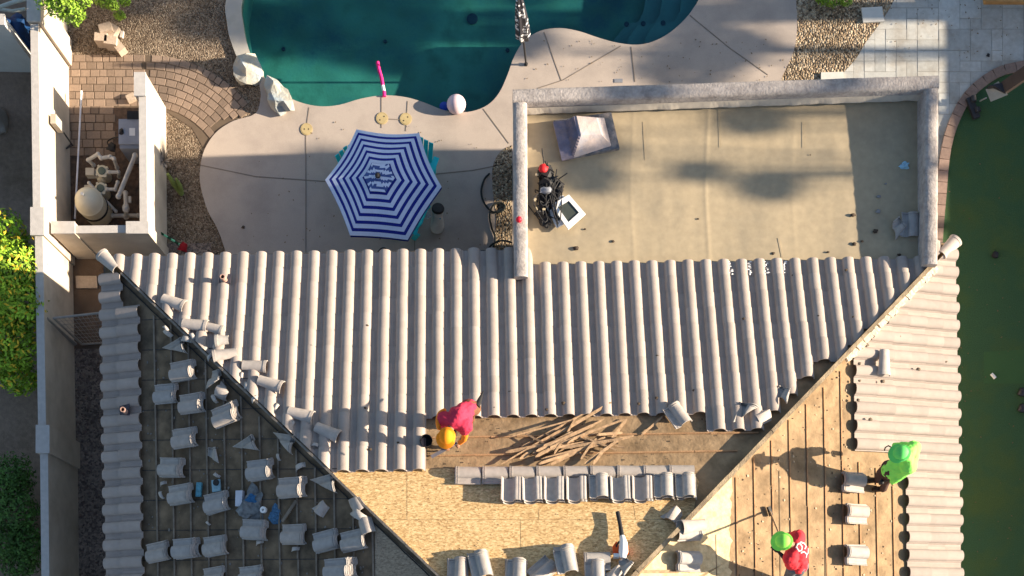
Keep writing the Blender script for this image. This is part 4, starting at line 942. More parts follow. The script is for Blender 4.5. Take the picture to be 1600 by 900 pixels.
def person(j, label, shirt, trousers, hat, hatstyle='cap', gloves=None, hairm=HAIR):
    o0 = (j['footL'] + j['footR']) / 2; o0 = V((o0.x, o0.y, min(j['footL'].z, j['footR'].z) - .05))
    t = root('person', o0, label, 'person')
    pel, ch, nk, hd = j['pelvis'], j['chest'], j['neck'], j['head']
    Vv, Ee, Rr = [], [], []
    b = chain(Vv, Ee, Rr, None, [pel], [.13]); c = chain(Vv, Ee, Rr, b, [pel.lerp(ch, .5), ch, ch.lerp(nk, .7)], [.11, .115, .07])
    hdir = (hd - nk).normalized(); face = j['face'].normalized()
    chain(Vv, Ee, Rr, c, [nk, nk.lerp(hd, .35) + face * .01, hd, hd + hdir * .035], [.05, .06, .086, .065])
    for s in 'LR':
        sh, el, ha = j['sh' + s], j['el' + s], j['ha' + s]
        a = chain(Vv, Ee, Rr, c, [sh, el, ha.lerp(el, .12)], [.058, .042, .028])
        hip, kn, ft = j['hip' + s], j['kn' + s], j['foot' + s]
        chain(Vv, Ee, Rr, b, [hip, kn, ft + V((0, 0, .06))], [.085, .058, .042])
    for v in range(len(Vv)): Vv[v] = Vv[v] - o0
    # head features and hands joined into the body mesh
    mb = MB(); side = hdir.cross(face).normalized(); up = face.cross(side)
    mb.blob(hd + face * .095 - hdir * .015, (.014, .014, .022), 1, 0)
    for s in (-1, 1):
        mb.blob(hd + face * .082 + side * .03 * s + hdir * .015, (.011, .011, .008), 1, 0); mb.blob(hd + side * .088 * s - hdir * .01, (.012, .022, .03), 1, 0)
    mb.blob(hd + face * .082 - hdir * .055, (.022, .012, .008), 1, 0)
    for s in 'LR':
        el, ha = j['el' + s], j['ha' + s]; d = (ha - el).normalized(); x = d.cross(V((0, 0, 1))).normalized(); z = x.cross(d)
        mb.blob(ha + d * .04, (.042, .046, .03), 2, .05)
        for k in range(4):
            f0 = ha + d * .07 + x * (k - 1.5) * .021; L3 = (.065, .075, .07, .055)[k]
            mb.tube([f0 - d * .02, f0 + d * L3 * .45, f0 + d * L3 * .8 - z * .025, f0 + d * L3 * .85 - z * .055], [.011, .010, .009, .007], 8)
        f0 = ha + d * .02 + x * .035 * (1 if s == 'L' else -1); sx = x * (1 if s == 'L' else -1)
        mb.tube([f0, f0 + sx * .025 + d * .025 - z * .01, f0 + sx * .02 + d * .055 - z * .03], [.013, .011, .008], 8)
    mb.v = [v - o0 for v in mb.v]; nm = skin_mesh('body', Vv, Ee, Rr, mb, .0085, 2)
    nm.materials.clear(); nm.materials.append(SKIN); nm.materials.append(gloves or SKIN)
    for p in nm.polygons:
        p.use_smooth = True; cc = p.center + o0
        p.material_index = 1 if min((cc - j['haL']).length, (cc - j['haR']).length) < .14 else 0
    bo = bpy.data.objects.new('body', nm); col.objects.link(bo); bo.parent = t
    # shirt
    Vv, Ee, Rr = [], [], []
    b = chain(Vv, Ee, Rr, None, [pel.lerp(ch, -.02)], [.15]); c = chain(Vv, Ee, Rr, b, [pel.lerp(ch, .5), ch, ch.lerp(nk, .65)], [.15, .15, .11])
    for s in 'LR':
        sh, el = j['sh' + s], j['el' + s]; chain(Vv, Ee, Rr, c, [sh, sh.lerp(el, .5), sh.lerp(el, j.get('sleeve', .8)), sh.lerp(el, j.get('sleeve', .8) + .06)], [.115, .085, .072, .066])
    for q_, rr in ((.0, .125), (.35, .13)): chain(Vv, Ee, Rr, None, [j['shL'].lerp(j['hipL'], q_).lerp(pel, q_ * .3), j['shR'].lerp(j['hipR'], q_).lerp(pel, q_ * .3)], [rr, rr])
    nm = skin_mesh('shirt', [v - o0 for v in Vv], Ee, Rr)
    for v in nm.vertices:
        q = v.co * 9; v.co += v.normal * .018 * noise.noise(q) + v.normal * .008 * noise.noise(q * 2.3)
    nm.materials.clear(); nm.materials.append(shirt); st = bpy.data.objects.new('shirt', nm); col.objects.link(st); st.parent = t
    Vv, Ee, Rr = [], [], []
    b = chain(Vv, Ee, Rr, None, [pel], [.15])
    for s in 'LR': chain(Vv, Ee, Rr, b, [j['hip' + s], j['kn' + s], j['foot' + s] + V((0, 0, .10)), j['foot' + s] + V((0, 0, .06))], [.11, .078, .068, .07])
    chain(Vv, Ee, Rr, None, [j['hipL'], j['hipR']], [.125, .125]); nm = skin_mesh('trousers', [v - o0 for v in Vv], Ee, Rr); nm.materials.clear(); nm.materials.append(trousers)
    o = bpy.data.objects.new('trousers', nm); col.objects.link(o); o.parent = t
    for s in 'LR':
        f = j['foot' + s]; d = j['toe'].normalized()
        part('boot', MB().tube([f - d * .07 + V((0, 0, .0)), f + V((0, 0, .01)), f + d * .1, f + d * .18], [.045, .05, .045, .03], 10), mat('brown_boot', (.06, .035, .02)), t, 60)
    # hair and hat
    zax = (j.get('hatup') or (hdir - face * .25)).normalized()
    part('hair', MB().blob(hd + hdir * .015 - face * .02, (.101, .101, .101), 2, .04), hairm, t, 60)
    fx_ = (face - zax * face.dot(zax)).normalized(); sx = zax.cross(fx_)
    mb = MB(); rings = []
    for k in range(7):
        a = k / 6 * math.pi / 2; r = .110 * math.cos(a) + .001; h = .10 * math.sin(a)
        rings.append([hd + zax * (h + .03) + (fx_ * math.cos(i * math.pi / 10) * 1.1 + sx * math.sin(i * math.pi / 10)) * r for i in range(20)])
    mb.ring(rings); hato = part('cap', mb, hat, t, 60)
    mb = MB(); br = []
    rad = (lambda a: .112 + .028 + .05 * max(0, math.cos(a)) ** .6)
    for rr, dz in ((.109, .02), (0, .012), (0, .006), (.109, .012)):
        br.append([hd + zax * (dz - (.0 if rr else .01)) + (fx_ * math.cos(a) * 1.08 + sx * math.sin(a)) * (rr or rad(a)) for a in [i * math.pi / 12 for i in range(24)]])
    mb.ring(br, False); part('brim', mb, hat, hato, 60)
    return t, st
def cast_patch(st, pxpts, m, name, off=.006):
    """lay thin strokes on a garment by casting down from above"""
    bpy.context.view_layer.update(); t = st.parent; o0 = V(t.location); mb = MB()
    for line in pxpts:
        pts = []
        for (x, y) in line:
            o = cam.location - o0; tgt = P(x, y, 4.0) - V(cam.location)
            ok, loc, no, _ = st.ray_cast(o, tgt.normalized())
            if ok: pts.append(loc + o0 - tgt.normalized() * off)
        if len(pts) > 1: mb.tube(pts, .013, 6)
    return part(name, mb, m, st, 60) if mb.v else None

# worker 1: crimson shirt, orange cap
k = 'N'
j = dict(footL=J(716, 664, .05, k), footR=J(736, 656, .05, k), knL=J(712, 655, .42, k), knR=J(736, 646, .45, k), hipL=J(724, 640, .72, k), hipR=J(740, 638, .72, k), pelvis=J(732, 638, .76, k), chest=J(716, 650, .92, k), neck=J(706, 666, .90, k), head=J(698, 682, .84, k),
         shL=J(727, 665, .86, k), elL=J(725, 681, .52, k), haL=J(716, 694, .18, k), shR=J(694, 654, .86, k), elR=J(690, 668, .55, k), haR=J(697, 696, .2, k), face=V((-.25, -.55, -.9)), hatup=V((-.2, -.35, .9)), toe=V((-.3, -1, 0)), sleeve=.55)
t1, s1 = person(j, 'roofer in a crimson shirt and orange cap bending over the edge of the tile field', PINK, mat('orange_trim_trousers', (.16, .07, .035)), mat('orange_cap', (.95, .30, .01), .8), 'brim')
part('vest', MB().tube(cr([J(687, 672, .80, k), J(684, 660, .86, k), J(687, 646, .90, k), J(697, 640, .92, k)], 4), [.012] + [.035] * 11 + [.012], 8), ORANG, t1, 60)
part('sleeve', MB().tube([J(727, 677, .62, k), J(725, 686, .42, k), J(718, 692, .28, k)], [.055, .05, .04], 10), ORANG, t1, 60)
A, B = J(745, 636, .80, k), J(755, 611, .70, k)
mb = MB().tube([A, A.lerp(B, .5), B], [.05, .035, .008], 8); part('tool_holster', mb, BLACK, t1, 60)
A = J(703, 698, .14, k); B = J(674, 714, .05, k)
single('pry_bar', MB().bar(A, B, .055, .015).tube([A + V((.01, .0, 0)), A + V((.12, .06, .03))], .018, 8), mat('grey_steel_bar', (.16, .15, .17), .5), (A + B) / 2, 'flat grey pry bar in the crimson worker\'s hand', 'pry bar', smooth=None)
c = J(667, 692, 0, k); t = root('bucket', c, 'small black bucket on the felt left of the crimson worker', 'bucket')
part('shell', MB().lathe(c + V((0, 0, .01)), [(.085, 0), (.105, .2), (.10, .2), (.08, .02), (.001, .02)], 20), BLACK, t)
# worker 2: neon green
k = 'E'
j = dict(footL=J(1370, 750, .05, k), footR=J(1378, 764, .05, k), knL=J(1376, 739, .42, k), knR=J(1384, 752, .42, k), hipL=J(1388, 730, .78, k), hipR=J(1393, 740, .78, k), pelvis=J(1392, 734, .84, k), chest=J(1416, 716, 1.18, k), neck=J(1416, 707, 1.35, k), head=J(1408, 708, 1.48, k),
         shL=J(1419, 731, 1.20, k), elL=J(1403, 745, .92, k), haL=J(1381, 752, .62, k), shR=J(1427, 700, 1.24, k), elR=J(1408, 698, .95, k), haR=J(1398, 702, .70, k), face=V((-1, -.1, -.9)), hatup=V((-.45, .1, .9)), toe=V((-1, -.1, .3)), sleeve=1.4)
t2, s2 = person(j, 'roofer in a neon green long sleeved shirt and cap standing at the right tile field', NEON, BROWNP, mat('emerald_cap', (.12, .66, .14), .7), 'brim', gloves=BLACK)
part('red_hem', MB().tube(cr([J(1424, 733, .95, k), J(1415, 742, .92, k), J(1405, 747, .88, k)], 3), .03, 8), mat('red_brown_cloth', (.45, .07, .04)), t2, 60)
A = J(1398, 702, .72, k); single('hook_blade', MB().tube([A, A + V((-.12, .05, .05)), A + V((-.17, .02, .05)), A + V((-.18, -.03, .03))], .012, 8), DARKM, A, 'small hooked tool in the green worker\'s hand', 'hand tool')
# worker 3: red shirt, green cap, shovel
j = dict(footL=J(1222, 917, .05, k), footR=J(1238, 912, .05, k), knL=J(1232, 900, .42, k), knR=J(1246, 898, .42, k), hipL=J(1240, 886, .80, k), hipR=J(1252, 884, .80, k), pelvis=J(1248, 883, .85, k), chest=J(1249, 861, 1.13, k), neck=J(1238, 851, 1.27, k), head=J(1224, 846, 1.34, k),
         shL=J(1235, 874, 1.12, k), elL=J(1226, 872, .86, k), haL=J(1216, 862, .82, k), shR=J(1247, 840, 1.16, k), elR=J(1234, 835, .92, k), haR=J(1219, 838, .93, k), face=V((-1, .2, -.7)), hatup=V((-.5, .1, .9)), toe=V((-1, .3, .3)), sleeve=.7)
t3, s3 = person(j, 'roofer in a red shirt with white back print, green cap and long tool', RED, JEANS, NEONH, 'brim', gloves=BLACK)
cast_patch(s3, [[(1246, 850), (1244, 855), (1248, 861), (1252, 860), (1253, 854), (1249, 849), (1246, 850)], [(1250, 847), (1256, 849), (1259, 854), (1257, 858)], [(1251, 864), (1256, 862), (1260, 866), (1259, 871)], [(1262, 857), (1262, 864), (1259, 868)]], WHITE, 'back_print')
A, B = J(1219, 838, .93, k), J(1203, 799, .06, k); t = root('long_scraper', B, 'long wooden handled scraper held by the red worker', 'scraper')
part('handle', MB().tube([A + (A - B).normalized() * .35, A, B], .016, 8), WOODN, t); part('blade', MB().box(B, (.16, .05, .05), orient('E', 20)), BLACK, t, None)

# ------------------------------------------------------------------ pool side objects
def umbrella():
    apex = P(591, 277, 2.22); c = V((apex.x, apex.y, 0)); t = root('patio_umbrella', c, 'open hexagonal patio umbrella with navy and white stripes', 'umbrella')
    rimpx = [(557, 202), (655, 208), (690, 292), (637, 375), (547, 368), (508, 281)]; rim = gp(rimpx, 2.04)
    rings = []; N = 15; sub = 6
    def pt(f, i, s_):
        a, b = rim[i % 6], rim[(i + 1) % 6]; e = a.lerp(b, s_); q = apex.lerp(e, f); bulge = .05 * math.sin(math.pi * f) * 1.0
        sag = -.05 * f * math.sin(math.pi * s_); inn = (apex - e); inn.z = 0
        q = V((q.x, q.y, apex.z + (2.04 - apex.z) * f + bulge * .6 + sag)); q += inn * .035 * f * math.sin(math.pi * s_); return q
    mb = MB()
    ns = 12; f0 = .24; cum = [0]
    for q_ in range(ns): cum.append(cum[-1] + (.57 if q_ % 2 == 1 else .43) / 6)
    for r in range(ns):
        a, b = f0 + (1 - f0) * cum[r], f0 + (1 - f0) * cum[r + 1]; mb.mi = (r + 1) % 2
        n = 6 * sub; vs = [pt(a, i // sub, (i % sub) / sub) for i in range(n)] + [pt(b, i // sub, (i % sub) / sub) for i in range(n)]
        mb.add(vs, [(i, (i + 1) % n, (i + 1) % n + n, i + n) for i in range(n)])
    mb.mi = 1; n = 6 * sub; va = [pt(1, i // sub, (i % sub) / sub) for i in range(n)]
    mb.add(va + [v - V((0, 0, .09)) for v in va], [(i, (i + 1) % n, (i + 1) % n + n, i + n) for i in range(n)])
    can = part('canopy', mb, [WHFAB, NAVY], t, 50)
    mb = MB()
    for r in range(6):
        a, b = .26 * r / 6 + .005, .26 * (r + 1) / 6 + .005; mb.mi = 0
        for i in range(n):
            q = [pt(a, i // sub, (i % sub) / sub), pt(a, ((i + 1) % n) // sub, ((i + 1) % sub) / sub), pt(b, ((i + 1) % n) // sub, ((i + 1) % sub) / sub), pt(b, i // sub, (i % sub) / sub)]
            q = [v + V((0, 0, .055)) for v in q]; cy_ = sum(v.y for v in q) / 4 + .02 * math.sin(q[0].x * 14)
            mb.mi = 1 if int((cy_ - apex.y + 5) / .055) % 2 else 0; mb.add(q, [(0, 1, 2, 3)])
    part('vent_cap', mb, [WHFAB, mat('vent_blue_fabric', (.06, .10, .28), .9)], can, 50)
    part('finial', MB().lathe(apex + V((0, 0, .05)), [(.035, 0), (.05, .02), (.045, .06), (.001, .08)], 16), BLACK, t)
    for i in range(6): part('rib', MB().tube([apex - V((0, 0, .05)), rim[i] - V((0, 0, .02))], .009, 6), DARKM, t)
    part('pole', MB().tube([c + V((0, 0, .05)), V((apex.x, apex.y, 2.20))], .022, 12), WHITE, t)
    part('base', MB().lathe(c + V((0, 0, .03)), [(.25, 0), (.25, .04), (.06, .08), (.03, .25)], 24), DARKM, t)
    tb = root('patio_table', c, 'round turquoise patio table under the striped umbrella', 'table')
    part('top', MB().lathe(c + V((0, 0, .68)), [(.40, 0), (.40, .03), (.01, .03)], 32), TURQ, tb)
    for i in range(4):
        a = i * math.pi / 2 + .7; part('leg', MB().tube([c + V((.33 * math.cos(a), .33 * math.sin(a), .03)), c + V((.28 * math.cos(a), .28 * math.sin(a), .68))], .02, 8), TURQ, tb)
    return c
UC = umbrella()
def chair(name, loc, rz, label):
    t = root(name, (0, 0, 0), label, 'chair', 'turquoise chairs round the umbrella table')
    mb = MB()
    for i in range(6): mb.box((0, -.22 + i * .085, .36 - i * .012), (.50, .07, .02))
    part('seat', mb, TURQ, t, None)
    mb = MB()
    for i in range(5): mb.box(((i - 2) * .10, .30, .66), (.085, .02, .66 - abs(i - 2) * .05), Matrix.Rotation(-.28, 3, 'X'))
    part('backrest', mb, TURQ, t, None)
    for s in (-1, 1):
        part('armrest', MB().box((s * .32, -.02, .57), (.11, .62, .022)), TURQ, t, None)
        part('leg', MB().box((s * .29, -.26, .28), (.035, .09, .56)), TURQ, t, None); part('leg', MB().box((s * .29, .22, .20), (.035, .09, .40), Matrix.Rotation(-.3, 3, 'X')), TURQ, t, None)
    t.location = loc; t.rotation_euler = (0, 0, rz); return t
c1 = chair('patio_chair', UC + V((.55, .85, .03)), R(-20), 'turquoise slatted chair peeking out above the right side of the striped umbrella')
def chair_copy(loc, rz, label):
    o = copy_tree(c1); o.location = loc; o.rotation_euler = (0, 0, rz); o['label'] = label
chair_copy(UC + V((-.52, .72, .03)), R(35), 'turquoise chair peeking out above the left side of the striped umbrella')
chair_copy(UC + V((.42, -.02, .03)), R(-110), 'turquoise chair just showing at the lower right edge of the striped umbrella')
# striped towel on chair
p = P(666, 333, .62); single('towel', MB().box(p, (.12, .22, .03), Matrix.Rotation(.5, 3, 'Z')), mat('striped_towel', (.35, .35, .36), .9, .6, 30), p, 'striped towel on the chair at the lower right edge of the striped umbrella', 'towel', smooth=None)
# drink jug
c = P(683, 359, .03); t = root('water_jug', c, 'white waisted jug with blue mark and black lid right of the umbrella', 'jug')
ax = V((.08, .36, 1)); part('body', MB().lathe(c, [(.08, 0), (.125, .03), (.13, .15), (.115, .28), (.095, .42), (.115, .54), (.12, .58)], 24, ax), mat('white_plastic', (.55, .58, .60), .5), t)
q = c + ax.normalized() * .58; part('lid', MB().lathe(q, [(.118, 0), (.122, .03), (.11, .055), (.02, .06)], 24, ax), BLACK, t)
part('blue_mark', MB().blob(c + ax.normalized() * .34 + V((.03, -.04, .095)), (.05, .02, .05), 2, .2), mat('blue_print', (.02, .30, .55)), t, 60)
# skimmer lids
for (x, y, lb) in ((479, 202, 'round yellowish skimmer lid alone left of the striped umbrella'), (597, 185, 'left round yellowish skimmer lid just above the striped umbrella'), (634, 186, 'right round yellowish skimmer lid just above the striped umbrella')):
    c = P(x, y, .034); t = root('skimmer_lid', c, lb, 'skimmer lid', 'round lids in the pool deck')
    part('lid', MB().lathe(c, [(.118, 0), (.118, .008), (.108, .010), (.104, .004), (.098, .010), (.002, .010)], 28), mat('yellowed_plastic', (.47, .37, .19), .6, .08, 10), t)
    mb = MB()
    for s in (-1, 1): mb.lathe(c + V((s * .04, s * .035 if y < 200 else 0, .009)), [(.013, 0), (.013, .004), (.001, .004)], 10)
    part('hole', mb, BLACK, t)
# pool toys
c = P(713, 163, .12); t = single('beach_ball', MB().blob(c, (.185, .185, .185), 3, 0), mat('pale_pink_vinyl', (.72, .55, .58), .5, .03, 5), c, 'large pale pink ball floating at the pool edge', 'ball', smooth=80)
mb = MB(); mb.tube(cr([P(590, 97, -.02), P(592, 108, .0), P(596, 122, .01), P(598, 134, .02)], 4), .034, 12); mb.mi = 1; mb.tube([P(598, 134, .02), P(600, 143, .03)], .034, 12); mb.mi = 0; mb.tube([P(600, 143, .03), P(600.5, 151, .05)], .034, 12)
single('pool_noodle', mb, [mat('hot_pink_foam', (.75, .02, .20), .7), WHITE], P(596, 125, 0), 'hot pink pool noodle with a white band at the pool edge', 'pool noodle', smooth=60)
c = P(694, 167, -.03); single('chlorine_floater', MB().lathe(c, [(.04, -.05), (.09, 0), (.09, .03), (.04, .05), (.001, .06)], 18), mat('deep_blue_plastic', (.01, .05, .35), .5), c, 'small deep blue floater beside the pink ball', 'floater')
# closed umbrella
c = P(822, 101, .03); tip = c + V((-.17, 0, 2.62)); t = root('closed_umbrella', c, 'furled black and white patterned umbrella at the pool edge', 'umbrella')
axu = (tip - c).normalized(); part('pole', MB().tube([c, tip], .019, 10), BLACK, t)
fm = bpy.data.materials.new('black_white_fabric'); fm.use_nodes = True; tt = fm.node_tree; g = tt.nodes.new('ShaderNodeNewGeometry'); vo = tt.nodes.new('ShaderNodeTexVoronoi'); vo.inputs['Scale'].default_value = 11; gt = tt.nodes.new('ShaderNodeValToRGB')
gt.color_ramp.interpolation = 'CONSTANT'; gt.color_ramp.elements[0].color = (.7, .7, .72, 1); gt.color_ramp.elements[1].position = .38; gt.color_ramp.elements[1].color = (.03, .03, .04, 1)
tt.links.new(g.outputs['Position'], vo.inputs['Vector']); tt.links.new(vo.outputs['Distance'], gt.inputs[0]); tt.links.new(gt.outputs[0], tt.nodes['Principled BSDF'].inputs['Base Color'])
part('furled_canopy', MB().lathe(c, [(.05, 1.0), (.125, 1.12), (.115, 1.4), (.10, 1.8), (.075, 2.2), (.04, 2.55), (.012, 2.6)], 24, axu, lambda i, k_: 1 + .16 * math.sin(i * math.pi / 2)), fm, t, 60)
part('foot', MB().lathe(c - V((0, 0, .0)), [(.035, 0), (.035, .04), (.02, .05)], 14), BLACK, t)
# hose
mb = MB(); pts = [(765, 271), (757, 280), (752, 298), (756, 316), (768, 330), (782, 331), (789, 323), (783, 317), (771, 320), (765, 336), (768, 355), (774, 372), (770, 388)]
single('garden_hose', MB().tube(cr(gp(pts, .06), 6), .019, 8), mat('hose_rubber', (.025, .03, .028), .6), P(770, 330, .03), 'black garden hose looped on the deck beside the annex wall', 'hose')
single('garden_hose', MB().tube(cr([P(762, 391, .06), P(770, 381, .15), P(785, 376, .5), P(800, 379, .6)], 6), .018, 8), MATS['hose_rubber'], P(770, 385, .03), 'short end of black hose rising to the annex wall near the eave', 'hose')
c = P(600, 394, .03); single('cable_loop', MB().tube(cr([P(590, 394, .3), P(596, 388, .35), P(602, 388, .35), P(609, 394, .3)], 5), .012, 8), BLACK, c, 'black cable loop rising just above the eave under the umbrella', 'cable')
c = P(380, 355, .034); small_blob('pebble', c, (.035, .03, .02), DARKB, 'single dark pebble on the shaded deck left of the umbrella', 'pebble')
# boulders and blocks
mb = MB(); c = P(437, 156, .0); single('boulder', MB().blob(c + V((0, 0, .1)), (.22, .38, .24), 2, .36, 1.4, 3, rot=Matrix.Rotation(R(28), 3, 'Z')), BOULD, c, 'pointed pale boulder with lichen stains at the pool edge, lower of two', 'boulder', 'boulders by the pool', 12)
c = P(389, 118, .0); single('boulder', MB().blob(c + V((0, 0, .1)), (.27, .27, .2), 2, .36, 1.4, 6, rot=Matrix.Rotation(R(-20), 3, 'Z')), BOULD, c, 'blue grey boulder on the left pool edge, upper of two', 'boulder', 'boulders by the pool', 12)
c = P(1, 190, .0); single('boulder', MB().blob(c, (.16, .28, .2), 3, .2, 1.4, 8), mat('brown_boulder', (.22, .19, .16), .9, .2, 5, 0, .5, 20), c, 'dull brown boulder at the left edge beyond the boundary wall', 'boulder', None, 30)
bl = [(164, 42, 15, .32, 'highest'), (157, 57, -3, .30, 'left'), (172, 62, -8, .30, 'middle'), (184, 70, -50, .22, 'lowest'), (175, 47, 60, .2, 'right inner')]
for (x, y, a, h, nm_) in bl:
    c = P(x, y, h); single('paver_block', MB().box(c - V((0, 0, h / 2)), (.24, .16, h), Matrix.Rotation(R(a), 3, 'Z')), BLOCK, (c.x, c.y, 0), nm_ + ' tan block in the small heap on the gravel', 'block', 'tan blocks in the gravel', smooth=None)
for (x, y, nm_) in ((184, 49, 'left'), (190, 53, 'right')):
    c = P(x, y, .06); single('paver_block', MB().box(c - V((0, 0, .03)), (.055, .13, .06), Matrix.Rotation(R(-10), 3, 'Z')), mat('light_block', (.55, .5, .45)), c, nm_ + ' small pale block beside the heap on the gravel', 'block', 'small pale blocks', smooth=None)
c = P(204, 152, .1); single('paver_block', MB().box(c - V((0, 0, .04)), (.16, .14, .09), Matrix.Rotation(R(25), 3, 'Z')), BLOCK, c, 'single loose tan paver lying on the path by the enclosure pilaster', 'block', smooth=None)

# pool equipment ---------------------------------------------------------------
c = P(151, 344, .02); c = V((c.x + .02, c.y + .02, .02)); tp_ = P(133, 308, .95); t = root('sand_filter', V((tp_.x, tp_.y, 0)), 'cream domed pool filter tank inside the equipment enclosure', 'filter tank')
c = V((tp_.x, tp_.y, .02))
part('tank', MB().lathe(c, [(.20, 0), (.255, .05), (.265, .15), (.265, .50), (.255, .66), (.27, .67), (.27, .70), (.25, .72), (.225, .84), (.16, .94), (.07, .98), (.002, .985)], 32), CREAM, t)
part('clamp_band', MB().lathe(c + V((0, 0, .40)), [(.268, 0), (.28, .01), (.28, .05), (.268, .06)], 32), BLACK, t)
part('gauge', MB().tube([c + V((-.02, .02, .98)), c + V((-.02, .02, 1.06))], [.02, .03], 12), STEEL, t)
for n_, (x, y, lb) in enumerate(((159, 267, 'upper of two beige pool pumps with a round strainer lid'), (157, 294, 'lower of two beige pool pumps beside the filter tank'))):
    c = P(x, y, .42); g_ = V((c.x, c.y, 0)); t = root('pool_pump', g_, lb, 'pump', 'pool pumps')
    part('strainer', MB().lathe(g_, [(.09, .05), (.10, .1), (.10, .36), (.115, .37), (.115, .41), (.09, .42)], 20), CREAM, t)
    part('lid', MB().lathe(g_ + V((0, 0, .421)), [(.075, 0), (.07, .02), (.002, .025)], 20), mat('smoked_lid', (.10, .13, .11), .4), t)
    mb = MB()
    for a in range(4): mb.box(g_ + V((.115 * math.cos(a * math.pi / 2 + .6), .115 * math.sin(a * math.pi / 2 + .6), .40)), (.04, .04, .04), Matrix.Rotation(a * math.pi / 2 + .6, 3, 'Z'))
    part('lug', mb, CREAM, t, None)
    part('motor', MB().tube([g_ + V((-.08, .0, .26)), g_ + V((-.32, .0, .26))], .085, 16).box(g_ + V((-.24, 0, .35)), (.16, .14, .09)), mat('beige_motor', (.45, .42, .36), .6), t)
    part('volute', MB().blob(g_ + V((-.06, -.09, .22)), (.09, .07, .10), 2, .1), CREAM, t, 60)
def pipe(pts, r, lb, m=PVC):
    q = [P(*p) for p in pts]; single('pvc_pipe', MB().tube(q, r, 12), m, q[0], lb, 'pipe', 'pipes of the pool equipment', 40)
def pipe_w(pts, r, lb):
    q = [P(*p) for p in pts]; mb = MB()
    for a, b in zip(q[:-1], q[1:]): mb.tube([a, b], r, 12)
    for a in q: mb.blob(a, (r * 1.3, r * 1.3, r * 1.3), 2, 0)
    single('pvc_pipe', mb, PVC, q[0], lb, 'pipe', 'pipes of the pool equipment', 40)
pipe_w([(146, 258, .3), (138, 250, .5), (153, 241, .6), (158, 247, .6), (172, 245, .6), (178, 248, .6), (183, 262, .3)], .035, 'bent white pipe looping above the upper pump')
pipe_w([(171, 269, .4), (185, 269, .4), (186, 276, .1)], .033, 'short white pipe elbow right of the upper pump')
pipe_w([(168, 296, .4), (180, 296, .4), (184, 285, .35)], .033, 'short white pipe elbow right of the lower pump')
pipe_w([(211, 243, .75), (185, 307, .75)], .042, 'long diagonal white pipe near the enclosure right wall')
pipe_w([(139, 286, .55), (181, 330, .3)], .028, 'thin diagonal pipe running from the tank to the lower valve')
pipe_w([(176, 337, .15), (216, 337, .15)], .038, 'horizontal white pipe along the enclosure bottom')
pipe_w([(196, 302, .45), (197, 322, .55), (197, 339, .2)], .042, 'upright white pipe with valve in the enclosure lower right')
single('valve', MB().blob(P(197, 325, .60), (.07, .09, .06), 2, .1).box(P(203, 312, .5), (.05, .12, .04)), PVC, P(197, 325, .5), 'white valve body on the upright pipe in the enclosure', 'valve')
c = P(203, 210, .75); t = root('pool_heater', V((c.x, c.y, 0)), 'grey boxy pool heater with white sticker against the enclosure wall', 'heater')
q = [P(187, 188, .75), P(218, 188, .75), P(218, 232, .75), P(187, 232, .75)]; part('cabinet', MB().prism(q, .03, .75), mat('heater_grey', (.25, .27, .31), .6, .08, 5), t, None)
part('top_cover', MB().prism([P(186, 187, .76), P(218.5, 187, .76), P(218.5, 226, .76), P(186, 226, .76)], .752, .79), mat('heater_top', (.30, .32, .37), .6), t, None)
part('sticker', MB().prism([P(202, 200, .793), P(211, 200, .793), P(211, 212, .793), P(202, 212, .793)], .7905, .795), WHITE, t, None)
part('vent_box', MB().prism([P(199, 174, .8), P(218, 174, .8), P(218, 186, .8), P(199, 186, .8)], .6, .82), BLACK, t, None)
part('knob', MB().blob(P(190, 206, .8), (.05, .07, .04), 1, .2), BLACK, t)
part('front_panel', MB().box(P(209, 236, .45), (.24, .04, .25)), DARKM, t, None)
small_blob('ground_cap', P(174, 230, .25), (.09, .09, .06), BLACK, 'round black cap on the ground left of the heater', 'cap')
single('cable_loop', MB().tube(cr([P(188, 214, .6), P(176, 216, .3), P(168, 222, .1), P(172, 232, .1)], 5), .012, 6), BLACK, P(176, 216, 0), 'thin black cable from the heater to the black cap', 'cable')
A, B = P(127, 147, .35), P(117, 342, .25); t = root('pool_pole', A, 'long white telescopic pool pole lying along the boundary wall', 'pole')
part('shaft', MB().tube([A, B], .018, 10), mat('pole_white', (.62, .64, .72), .4), t); part('tip', MB().tube([A, A + (A - B).normalized() * .06], .022, 10), WHITE, t)
for k_, (x, y, wx, hh) in enumerate(((91, 190, .09, .45),)):
    c = P(89, 193, 1.0); t = root('meter_box', c, 'grey utility box fixed on the boundary wall face opposite the enclosure', 'utility box')
    part('box', MB().box(c, (.10, .18, .42)), mat('beige_box', (.42, .38, .32), .7), t, None); part('conduit', MB().tube([c - V((0, 0, .2)), c + V((.06, -.12, -.7)), P(104, 232, .3), P(112, 224, .05)], .014, 8), DARKM, t)
# garden stake and red spinner
A, B = P(238, 356, .55), P(284, 384, .1); t = root('garden_stake', B, 'striped green and red garden stake leaning beside the enclosure wall', 'garden stake')
n_ = 8
for i in range(n_): part('segment', MB().tube([A.lerp(B, i / n_), A.lerp(B, (i + 1) / n_)], .022, 8), mat('red_gloss', (.55, .02, .03)) if i == 0 else (mat('mint_gloss', (.2, .65, .4)) if i % 2 else mat('dark_green_gloss', (.01, .06, .03))), t)
small_blob('flower_pot', P(286, 386, .12), (.09, .09, .08), mat('dark_red_plastic', (.35, .01, .02)), 'dark red ornament at the foot of the striped stake', 'ornament', amp=.4)

